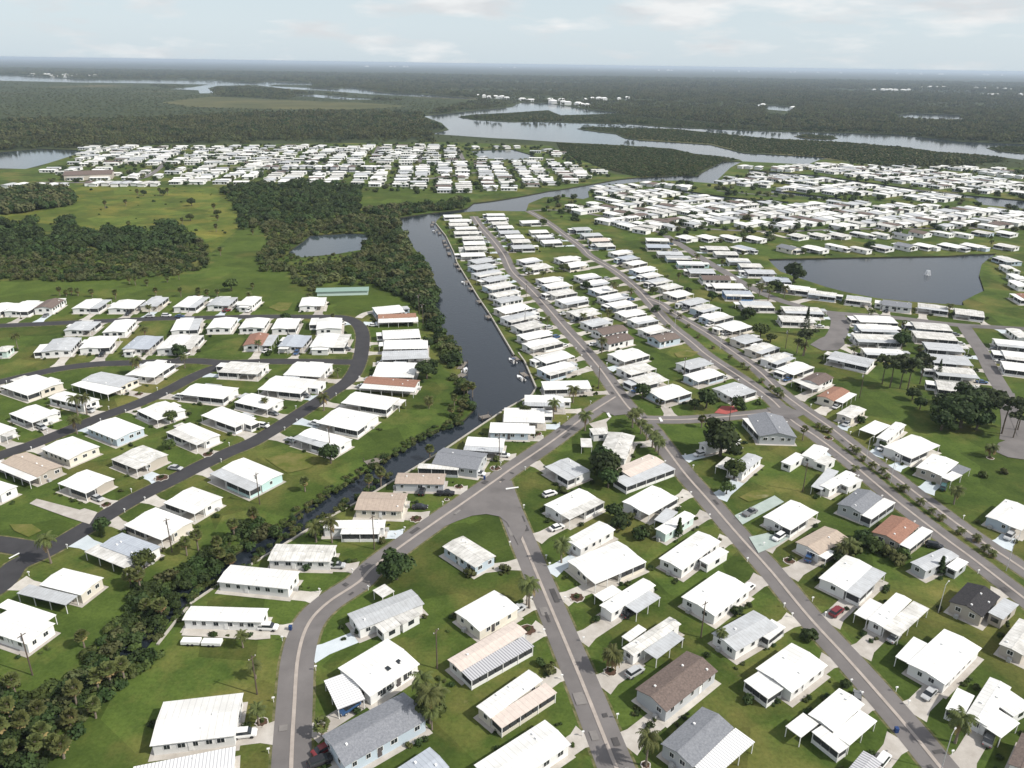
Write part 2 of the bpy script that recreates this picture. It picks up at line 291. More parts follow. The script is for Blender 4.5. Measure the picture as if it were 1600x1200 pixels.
ESTATE = [un(p) for p in pts('-500,1400 -500,300 -100,270 60,262 130,228 700,222 860,228 960,272 1100,282 1150,250 1290,250 1400,262 1620,262 2200,300 2200,1400')]
vs, es = [], []
def addloop(P):
    b = len(vs); vs.extend(Vector((p.x, p.y)) for p in P); es.extend((b+i, b+(i+1) % len(P)) for i in range(len(P)))
for P in list(WP.values()) + ISLE + MEAD + MOW + MARSH + [ESTATE]: addloop(P)
addloop([Vector((-45000, -800)), Vector((45000, -800)), Vector((45000, 60000)), Vector((-45000, 60000))])
addloop([Vector((-44000, 8700)), Vector((44000, 8700)), Vector((44000, 59900)), Vector((-44000, 59900))])
cv, ce, cfc, _, _, _ = delaunay_2d_cdt(vs, es, [], 0, 1e-3)
islt = [[(p.x, p.y) for p in q] for q in ISLE]
def waterat(c):
    for q in islt:
        if inpoly(c, q): return None
    for k, q in WPT.items():
        if inpoly(c, q): return k
    return None
LAY = [([[(p.x, p.y) for p in q] for q in MEAD], 1), ([[(p.x, p.y) for p in q] for q in MOW], 2), ([[(p.x, p.y) for p in q] for q in MARSH], 3)]
ESTT = [(p.x, p.y) for p in ESTATE]
def layer(c):
    for ps, i in LAY:
        for q in ps:
            if inpoly(c, q): return i
    return 0 if inpoly(c, ESTT) else 6 if c[1] > 8700 else 4
gf, gm, wf = [], [], {}
edge = {}
for f in cfc:
    c = (sum(cv[i].x for i in f)/3, sum(cv[i].y for i in f)/3); k = waterat(c)
    if k: wf.setdefault(k, []).append(f)
    else: gf.append(tuple(f)); gm.append(layer(c))
    for i in range(3):
        e = (f[i], f[(i+1) % 3]); edge.setdefault(tuple(sorted(e)), []).append((k, e))
gv = [(p.x, p.y, 0) for p in cv]
ZW = -.7
nb = len(gv); gv += [(p.x, p.y, ZW-.6) for p in cv]
for e, l in edge.items():
    if len(l) == 2 and (l[0][0] is None) != (l[1][0] is None):
        a, b = l[0][1] if l[0][0] is None else l[1][1]
        gf.append((b, a, a+nb, b+nb)); gm.append(5)
g = mesh('ground', gv, gf, [M_lawn, M_mead, M_mow, M_marsh, M_wild, M_bank, M_dist]); g.polygons.foreach_set('material_index', gm); g.update()
struct(link('ground', g))
for k, fs in wf.items():
    used = sorted({i for f in fs for i in f}); ix = {j: i for i, j in enumerate(used)}
    struct(link(k + '_water', mesh(k, [(cv[i].x, cv[i].y, ZW) for i in used], [tuple(ix[i] for i in f) for f in fs], WATER[k][0])))

# ------------------------------------------------------------------ roads
ROADS = []
zr = [0.03]
def strip(P, wd, z, m, name, off=0.0):
    v, f = [], []
    for i, p in enumerate(P):
        d = (P[min(i+1, len(P)-1)] - P[max(i-1, 0)]).normalized(); n = Vector((-d.y, d.x))
        for s in (-1, 1):
            q = p + n*(off + s*wd/2); v.append((q.x, q.y, z))
    for i in range(len(P)-1): f.append((2*i, 2*i+1, 2*i+3, 2*i+2))
    # winding so that normals point up
    f = [tuple(reversed(q)) for q in f]
    return struct(link(name, mesh(name, v, f, m)))
def road(s, wd, m=None, gutter=True, name='street'):
    P = smooth([un(p) for p in pts(s)]); ROADS.append((P, wd))
    strip(P, wd, zr[0], m or M_road, name)
    if len(ROADS) < 11: strip(P, wd+1.1, .001+.001*len(ROADS), M_verge, 'road_verge')
    if gutter: strip(P, .75, zr[0]+.07, M_gut, 'street_gutter')
    zr[0] += .005
road('455,1300 455,1200 460,1100 466,1025 482,975 512,942 560,910 585,885 650,837 725,785 775,750 800,732 862,690 920,647 962,620', 7.2)
road('1000,1290 963,1200 905,1055 840,900 797,795 782,752', 7.0)
road('740,338 751,354 769,374 787,398 800,424 824,447 852,477 881,511 909,542 939,578 966,616 985,640 1012,664 1040,700 1070,740 1107,782 1150,832 1205,893 1262,962 1320,1025 1375,1087 1425,1145 1470,1200 1540,1285', 7.0)
road('1000,655 1060,656 1125,652 1200,645 1240,640', 6.5)
road('826,330 839,337 861,351 882,367 896,377 911,389 922,400 959,422 995,451 1016,474 1044,505 1081,535 1106,556 1162,593 1206,625 1237,657 1275,682 1325,720 1400,782 1475,840 1525,877 1600,935 1700,1012', 6.6, name='boulevard_carriageway')
road('1008,465 1032,475 1050,488 1100,518 1125,535 1181,576 1215,608 1250,635 1300,670 1350,710 1400,747 1450,785 1525,840 1600,890 1700,960', 6.4, name='boulevard_carriageway')
road('-60,950 0,915 25,884 75,860 140,822 200,785 275,747 350,710 400,688 462,650 512,617 545,594 560,569 566,542 566,520 557,505 534,496 487,495 394,495 300,497 244,498 112,504 0,509 -80,512', 6.4, M_black, False)
road('562,566 487,565 412,565 350,567 300,564 206,567 150,569 94,576 47,586 0,597 -70,612', 6.4, M_black, False)
road('362,567 330,577 300,590 262,610 212,632 162,650 100,675 50,695 0,712 -80,742', 6.4, M_black, False)
road('-80,842 0,850 70,862', 6.4, M_black, False)
road('1040,368 1070,387 1094,402 1127,422 1162,443 1200,462 1237,475 1294,488 1394,496 1487,507 1544,511 1620,515', 6.5, gutter=False)
road('1300,488 1312,500 1310,518 1299,535', 9.0, gutter=False)
road('1505,508 1520,530 1534,550 1553,587 1572,621 1580,660 1578,690', 6.5, gutter=False)
road('560,497 575,489 610,484 640,484', 4.0, M_conc, False, 'track')
for s, q in (('826,330 860,328 905,332 960,342 1040,366', 5), ('1060,355 1200,362 1330,358 1600,356', 5), ('1060,330 1200,340 1330,345 1600,344', 5), ('1120,298 1215,307', 4), ('1200,276 1330,288 1500,303', 4), ('905,330 925,322 1060,328', 5),
             ('60,285 200,283 250,262 270,232', 6), ('430,256 475,230', 6), ('505,256 545,230', 6), ('580,254 592,229', 6), ('655,254 660,229', 6), ('725,252 715,232', 6), ('290,264 420,260 620,260', 6), ('600,290 760,268 880,262', 6)):
    road(s, q, gutter=False)
M_patch = mat('asphalt_patch', (.095, .09, .09), .9, .2, noise=(.07, .066, .066), scale=.5); M_patch2 = mat('asphalt_pale_patch', (.23, .215, .205), .9, .2, noise=(.19, .178, .17), scale=.5)
for k in range(70):
    P, wd = ROADS[R.choice((0, 1, 2, 2, 4, 5))]; i = R.randrange(2, len(P)-3); a, b = P[i], P[i+1]; d_ = (b-a); 
    if a.length > 480: continue
    t0 = R.random()*.6; ln = min(1, t0+R.uniform(1.0, 7.0)/max(d_.length, 1)); strip([a+d_*t0, a+d_*ln], R.uniform(.5, 2.4), .128+.0006*k, R.choice((M_patch, M_patch, M_patch2)), 'asphalt_patch', R.choice((-1, 1))*R.uniform(1.7, 2.1))
SLAB = []
def slab(t, s, m, name='paving', z=None):
    P = [un(tp(t, p)) for p in pts(s)]; a = sum(P[i].x*P[(i+1) % len(P)].y - P[(i+1) % len(P)].x*P[i].y for i in range(len(P)))
    if a < 0: P.reverse()
    z = z or zr[0]; zr[0] += .004
    struct(link(name, mesh(name, [(p.x, p.y, z) for p in P], [tuple(range(len(P)))], m)))
slab('T6', '1150,905 1260,858 1350,826 1440,815 1520,830 1570,870 1600,930 1640,1010 1690,900 1560,600 1400,690', M_road, 'street')
slab('T7', '480,250 620,210 590,240 600,290 520,290', M_conc)
slab('T7', '560,170 660,90 800,230 720,190 640,200', M_road, 'street')
slab('T8', '-10,150 130,150 240,185 150,225 30,190', M_road, 'street')
slab('T8', '1450,60 1540,60 1570,180 1640,250 1640,480 1500,460 1410,420 1440,370 1560,330', M_road, 'turning_circle')
slab('G', '1230,690 1330,650 1420,640 1440,740 1380,790 1250,790 1150,740', M_road, 'turning_circle')
slab('N1', '1160,312 1135,375 1600,402 1690,395 1690,320', M_conc, 'patio')
slab('T5', '185,750 230,720 500,790 530,780 610,805 560,880 420,835', M_conc, 'concrete_pad')
slab('T7', '1265,183 1310,140 1385,140 1412,172 1340,192', M_red, 'red_paving')
slab('T7', '1390,825 1640,700 1700,740 1440,882', M_greenc, 'green_driveway')
slab('T8', '-60,1060 60,1010 190,925 60,920 -120,960', M_greenc, 'green_driveway')
for t, s in (('T6', '60,470 200,430 340,450 390,490 330,530 200,560 130,520'), ('T7', '1420,710 1500,670 1640,660 1640,700 1480,740'), ('T5', '60,880 200,880 260,920 180,960 90,920'), ('B', '640,430 720,390 840,390 800,450 740,470'), ('D', '1350,810 1450,790 1560,800 1490,850 1380,850')):
    slab(t, s, mat('dry_grass', (.17, .155, .055), .95, .1, noise=(.085, .108, .02), scale=.22, n2=((.40, .35, .25), .10, .60)), 'dry_patch')
for t, s in (('T7', '590,185 605,182 622,210 606,212'), ('T7', '915,213 930,212 945,237 928,239'), ('T6', '1560,655 1640,645 1642,652 1562,664'), ('T5', '55,1092 120,1058 124,1064 60,1098')):
    slab(t, s, M_paint, 'stop_line')
# seawall along the houses' bank of the canal
def seawall(s, label):
    P = [un(p) for p in pts(s)]; mb = MB()
    for i in range(len(P)-1):
        d = (P[i+1]-P[i]); n = Vector((-d.y, d.x)).normalized()*.3
        a = [(P[i]+n), (P[i+1]+n), (P[i+1]-n), (P[i]-n)]; b = len(mb.v)
        mb.v += [(q.x, q.y, z) for z in (-1.4, .28+.002*i) for q in a]
        mb.f += [tuple(b+j for j in q) for q in ((4,5,6,7),(0,1,5,4),(1,2,6,5),(2,3,7,6),(3,0,4,7))]
    tag(link('seawall', mb.me('seawall', M_swall)), label, 'seawall')
seawall('681,349 697,369 709,394 714,410 730,436 747,464 766,492 788,529 803,554', 'long pale concrete seawall beside the wide upper canal and docks')
seawall('810,551 820,565 838,606 831,617 785,642', 'pale concrete seawall round the blunt end of the canal basin')
seawall('783,644 742,671 690,706 617,750 555,787 500,816 460,841 400,878 340,915 300,942 282,962 246,1008', 'low pale seawall along back gardens of the narrow creek')

# ------------------------------------------------------------------ houses
ORD = ['first','second','third','fourth','fifth','sixth','seventh','eighth','ninth','tenth','eleventh','twelfth','thirteenth','fourteenth','fifteenth','sixteenth','seventeenth','eighteenth','nineteenth','twentieth'] 
def ordn(i): return ORD[i] if i < 20 else ('twenty-'+ORD[i-20] if i < 29 else str(i+1)+'th')
win_me = MB().box(-.65, .65, -.05, .05, -.6, .6).me('window', M_trim)
pane_me = MB().box(-.53, -.03, -.07, .07, -.48, .48).box(.03, .53, -.07, .07, -.48, .48).me('pane', M_glass)
bigpane = MB().box(-.8, .8, -.06, .06, -.55, .55).me('window', M_glass)
door_me = MB().box(-.45, .45, -.06, .06, -1.0, 1.0).me('door', mat('door_dark', (.09, .08, .08), .5)); doorw_me = MB().box(-.45, .45, -.06, .06, -1.0, 1.0).me('door', M_trim)
knob_me = MB().box(.30, .38, -.12, .12, -.06, .04).me('handle', M_metal)
post_me = MB().box(-.07, .07, -.07, .07, 0, 1).me('post', M_trim)
ac_me = MB().box(-.45, .45, -.45, .45, 0, .85).box(-.38, .38, -.38, .38, .85, .9).me('air_conditioner', mat('ac_grey', (.42, .42, .41), .6))
vent_me = MB().box(-.2, .2, -.2, .2, -.1, .28).me('roof_vent', M_trim)
screen_me = MB().box(-.5, .5, -.03, .03, 0, 1).me('screen', M_screen)
HOUSES = []   # (center, radius, phrase)
def rect3(P):
    A, B, Cc = P; u = A-B; v = Cc-B; cen = (A+Cc)/2
    L, W = u.length, v.length
    if W > L: u, v, L, W = v, u, W, L
    ang = math.atan2(u.y, u.x)
    # average the two edge directions so that the plan is a true rectangle
    va = math.atan2(v.y, v.x); dlt = ((va-ang) - math.pi/2 + math.pi/2) % math.pi - math.pi/2
    off = (va - ang - math.pi/2); off = (off + math.pi/2) % math.pi - math.pi/2
    ang += off*W/(L+W)
    return cen, ang, L, W
def windows(root, x0, x1, y, z, rz, detail, step=3.0, along='x', skip=0):
    n = max(1, int(abs(x1-x0)/step)); 
    for i in range(n):
        if R.random() < .1: continue
        t = x0 + (x1-x0)*(i+.5+R.uniform(-.15, .15))/n
        loc = (t, y, z) if along == 'x' else (y, t, z)
        s = R.choice((.8, 1, 1, 1.25))
        if detail > 1:
            wo = link('window', win_me, root, loc, rz, (s, 1, 1)); link('pane', pane_me, wo)
        else: link('window', bigpane, root, loc, rz, (s, 1, 1))
def canopy(root, cx, cy, L, W, ang, ze, kind, m, detail, wallm, outer=None, ridge=False):
    """lean-to roof with posts (C carport), dark screens (P porch) or walls (A addition), placed in the root's frame"""
    nm = {'C': 'carport_roof', 'P': 'porch_roof', 'A': 'annex_roof'}[kind]
    a, b = L/2, W/2; mb = MB().box(-a, a, -b, b, ze-.07, ze+.07)
    k = link(nm, mb.me(nm, m), root, (cx, cy, 0), ang)
    if kind == 'A':
        link('annex_wall', MB().box(-a+.25, a-.25, -b+.25, b-.25, 0, ze-.08).me('annex_wall', wallm), k)
        if detail:
            for s in (1, -1):
                link('window', bigpane, k, (0, s*(b-.24), 1.6)); link('window', bigpane, k, (s*(a-.24), 0, 1.6), math.pi/2)
        return k
    n = max(2, int(L/4)+1)
    for i in range(n):
        x = -a+.25+(2*a-.5)*i/(n-1)
        for s in (1, -1):
            if detail or i in (0, n-1): link('post', post_me, k, (x, s*(b-.2), 0), 0, (1, 1, ze-.07))
    if kind == 'P':
        for s in (1, -1):
            q = max(2, int(L/1.9))
            for i in range(q):
                x0 = -a+.3+(2*a-.6)*i/q; wd = (2*a-.6)/q
                link('screen', screen_me, k, (x0+wd/2, s*(b-.3), .95), 0, (wd*.86, 1, ze-1.25))
            link('screen', screen_me, k, (s*(a-.3), 0, .95), math.pi/2, (2*b-.8, 1, ze-1.25))
        link('porch_wall', MB().box(-a+.22, a-.22, -b+.22, b-.22, 0, .9).me('porch_wall', wallm), k)
    return k
M_hull = mat('boat_hull', (.7, .71, .72), .35, .4); 
def house(cen, ang, L, W, roof, wall, label, phrase, extra=(), ze=2.85, near=True, side=None, group=None, full=False, screens=False, lights=0, vary=False):
    d = cen.length; detail = 2 if d < 300 else 1 if d < 520 else 0
    root = bpy.data.objects.new('mobile_home', None); C.objects.link(root); root.location = (cen.x, cen.y, 0); root.rotation_euler = (0, 0, ang)
    tag(root, label, 'house', group)
    rm = ROOF[roof]; wm = WALL[wall]; rise = {'S': .95, 'K': 1.1, 'B': .95, 'R': .8, 'T': .7}.get(roof, .42)*(W/8); 
    if roof in 'SKB': ze += .25
    # which local side looks at the camera
    c, s = math.cos(-ang), math.sin(-ang); vx, vy = -cen.x, -cen.y; ly = vx*s + vy*c
    nearside = -1 if ly < 0 else 1
    sd_ = side if side is not None else nearside
    HOUSES.append((cen, max(L, W)/2, phrase, ang, L, W))
    bw, y0 = W, 0.0; lean = None
    if W > 8.6 and not extra and not full and roof not in 'SKB':      # one wide roof: part of it stands open as carport and screened porch
        lean = W*.34; bw = W - lean; y0 = -sd_*lean/2
        if roof in 'SKBRT': roofW, ry = bw, y0
        else: roofW, ry = bw, y0
    else: roofW, ry = W, 0
    oh = .0
    a, b = L/2-.35, bw/2-.35
    rs = rise*(bw/W)
    mb = MB(); zt = ze-.14
    vv = [(-a,-b,0),(a,-b,0),(a,b,0),(-a,b,0),(-a,-b,zt),(a,-b,zt),(a,b,zt),(-a,b,zt),(-a,0,zt+rs*.93),(a,0,zt+rs*.93)]
    mb.v = [(x, y+y0, z) for x, y, z in vv]; mb.f = [(0,1,5,4),(2,3,7,6),(1,2,6,9,5),(3,0,4,8,7)]
    link('wall', mb.me('wall', wm), root)
    ro = link('roof', gable(L, roofW, ze, rs, oh).me('roof', rm), root, (0, ry, 0))
    if detail:
        for k in range(R.choice((1, 2, 3))):
            t = R.uniform(-.8, .8); link('roof_vent', vent_me, ro, (R.uniform(-.4, .4)*L, t*roofW/2, ze+rs*(1-abs(t))))
    if detail > 1: link('ridge_cap', MB().box(-L/2, L/2, -.12, .12, ze+rs-.01, ze+rs+.035).me('ridge_cap', rm), ro)
    zw = ze-1.05
    for s2 in (1, -1):
        if lean and s2 == sd_:
            if detail: windows(root, -a+1, a-1, y0+s2*(b+.02), zw, 0, 1, 4)
            continue
        if detail or s2 == nearside: windows(root, -a+.8, a-.8, y0+s2*(b+.02), zw, 0, detail, 2.5 if detail else 4.5)
    for s2 in (1, -1):
        windows(root, -b+.5, b-.5, s2*(a+.02), zw, math.pi/2, detail, 2.6, 'y')
    if detail:
        dr = link('door', R.choice((door_me, doorw_me)), root, (R.uniform(-.3, .3)*L, y0+sd_*(b+.04), 1.35)); 
        if detail > 1: link('handle', knob_me, dr)
        link('air_conditioner', ac_me, root, (R.choice((-1, 1))*(a+.7), y0+R.uniform(-.5, .5)*b, 0))
    if lean:
        cl = L*R.uniform(.38, .52); e = R.choice((1, -1)); yc = sd_*(W/2-lean/2)
        rk = R.choice((roof, roof, roof, 'G', 'V')) if roof in 'WVGLP' else R.choice('WWG')
        canopy(root, e*(L/2-cl/2), yc, cl-.04, lean, 0, ze-.12, 'C', ROOF[rk], detail, wm)
        canopy(root, -e*(cl/2), yc, L-cl-.04, lean, 0, ze-.14, 'P', ROOF[rk], detail, wm)
    if detail:
        link('patio_slab', MB().box(-L/2-.5, L/2+.5, -W/2-(.9 if sd_ < 0 else .35), W/2+(.9 if sd_ > 0 else .35), -.05, .055).me('patio_slab', M_conc), root)
    if screens:
        q = int(L*.62/1.6)
        for i in range(q): link('screen', screen_me, root, (-L*.31+L*.62*(i+.5)/q, y0+nearside*(b+.03), .75), 0, (1.35, 1, 1.55))
    for k in range(lights): link('skylight', MB().box(-.45, .45, -.6, .6, 0, .12).me('skylight', M_glass), ro, (L*(.05+.22*k), nearside*roofW*.2, ze+rs*.6+.02))
    if vary:      # porches and annexes added on over the years
        if R.random() < .5:
            e = R.choice((1, -1)); w2 = bw*R.uniform(.5, .85); l2 = R.uniform(2.4, 4.2)
            canopy(root, e*(L/2+l2/2-.2), y0+R.uniform(-.1, .1)*bw, l2, w2, 0, ze-.3, R.choice('PPAC'), ROOF[R.choice('WWWVG')], detail, wm)
        if R.random() < .3:
            l2 = L*R.uniform(.25, .4); canopy(root, R.uniform(-.25, .25)*L, -sd_*(W/2+.7), l2, 1.9, 0, ze-.35, R.choice('PA'), ROOF[R.choice('WWG')], detail, wm)
    for kind, P, rc in extra:
        ec, ea, el_, ew = rect3(P); q = ec-cen
        canopy(root, q.x*math.cos(-ang)-q.y*math.sin(-ang), q.x*math.sin(-ang)+q.y*math.cos(-ang), el_, ew, ea-ang, ze-.22-.013*len(kind)-.02*(extra.index((kind, P, rc))), kind, ROOF[rc], detail, wm)
    return root
def nearest_road(p):
    best = (1e9, None, None)
    for P, wd in ROADS:
        for i in range(len(P)-1):
            a, b = P[i], P[i+1]; d = b-a; t = max(0, min(1, (p-a).dot(d)/max(d.length_squared, 1e-6))); q = a+d*t; l = (p-q).length
            if l < best[0]: best = (l, q, wd, d.normalized())
    return best
drive_i = [0]
def driveway(cen, ang, L, W, m=None):
    best = None
    for s in (1, -1):
        for ax in (0, 1):
            dv = Vector((math.cos(ang + ax*math.pi/2), math.sin(ang + ax*math.pi/2)))*s; e = cen + dv*((L if ax == 0 else W)/2)
            r = nearest_road(e)
            sc = r[0] + (0 if ax == 0 else 4)
            if best is None or sc < best[0]: best = (sc, e, dv, r, ax)
    _, e, dv, r, ax = best
    if r[0] > 24 or r[0] < r[2]/2+.4: return
    n = Vector((-dv.y, dv.x)); cside = n if (n.dot(-cen) > 0) else -n
    st = e + cside*((W if ax == 0 else L)*.28) - dv*2.5
    r = nearest_road(st); rd = r[3]; 
    tgt = r[1]; to = (tgt-st)
    k = to.length
    if k < 3: return
    dirn = dv if to.normalized().dot(dv) > .6 else to.normalized()
    # run straight along the house until the road edge
    den = dirn.x*(-rd.y) + dirn.y*rd.x
    tt = ((tgt-st).x*(-rd.y) + (tgt-st).y*rd.x)/den if abs(den) > .3 else k
    if tt < 3 or tt > 40: return
    ln = tt - r[2]/2/max(abs(den), .5); w2 = R.uniform(1.7, 2.3); pn = Vector((-dirn.y, dirn.x))
    z = .012 + .0012*(drive_i[0] % 12); drive_i[0] += 1
    p = [st-pn*w2, st-pn*w2+dirn*ln-dirn*0, st+pn*w2+dirn*ln, st+pn*w2]
    v = [(q.x, q.y, z) for q in (p[0], p[3], p[2], p[1])]
    v = [(q.x, q.y, z) for q in (st+pn*w2, st-pn*w2, st-pn*w2+dirn*(ln*.75), st-pn*(w2+.9)+dirn*(ln+.3), st+pn*(w2+.9)+dirn*(ln+.3), st+pn*w2+dirn*(ln*.75))]
    struct(link('driveway', mesh('driveway', v, [(0,1,2,3,4,5)], m or (M_concb if R.random() < .22 else M_conc))))
    return st + dirn*(ln*.4), math.atan2(dirn.y, dirn.x)

ROWP = {'CB': 'in the row between black road and creek, counted downstream', 'CN': 'in the row between creek and grey street, from canal end',
 'IN': 'on the lawn inside the curved street, from the top', 'MD': 'in the block between the two lower streets, from the top',
 'BL': 'in the block between lower street and boulevard, from the top', 'BR': 'right of the boulevard median below the pines, from the top',
 'RA': 'in the back row of the left estate, from left', 'RB': 'in the second row of the left estate, from left', 'RC': 'in the third row of the left estate, from left',
 'RD': 'in the fourth row of the left estate, from left', 'RE': 'in the row above the upper black road, from left', 'RF': 'in the row between the two black roads, from left',
 'CU': 'stacked between black road bend and canal, from the top'}
SHORT = {'CB': 'of the creek row', 'CN': 'by the creek seawall', 'IN': 'inside the curved street', 'MD': 'between the lower streets', 'BL': 'left of lower boulevard', 'BR': 'right of lower boulevard',
 'RA': 'of the left back row', 'RB': 'of the left second row', 'RC': 'of the left third row', 'RD': 'of the left fourth row', 'RE': 'above the upper black road', 'RF': 'between the black roads', 'CU': 'at the black road bend'}
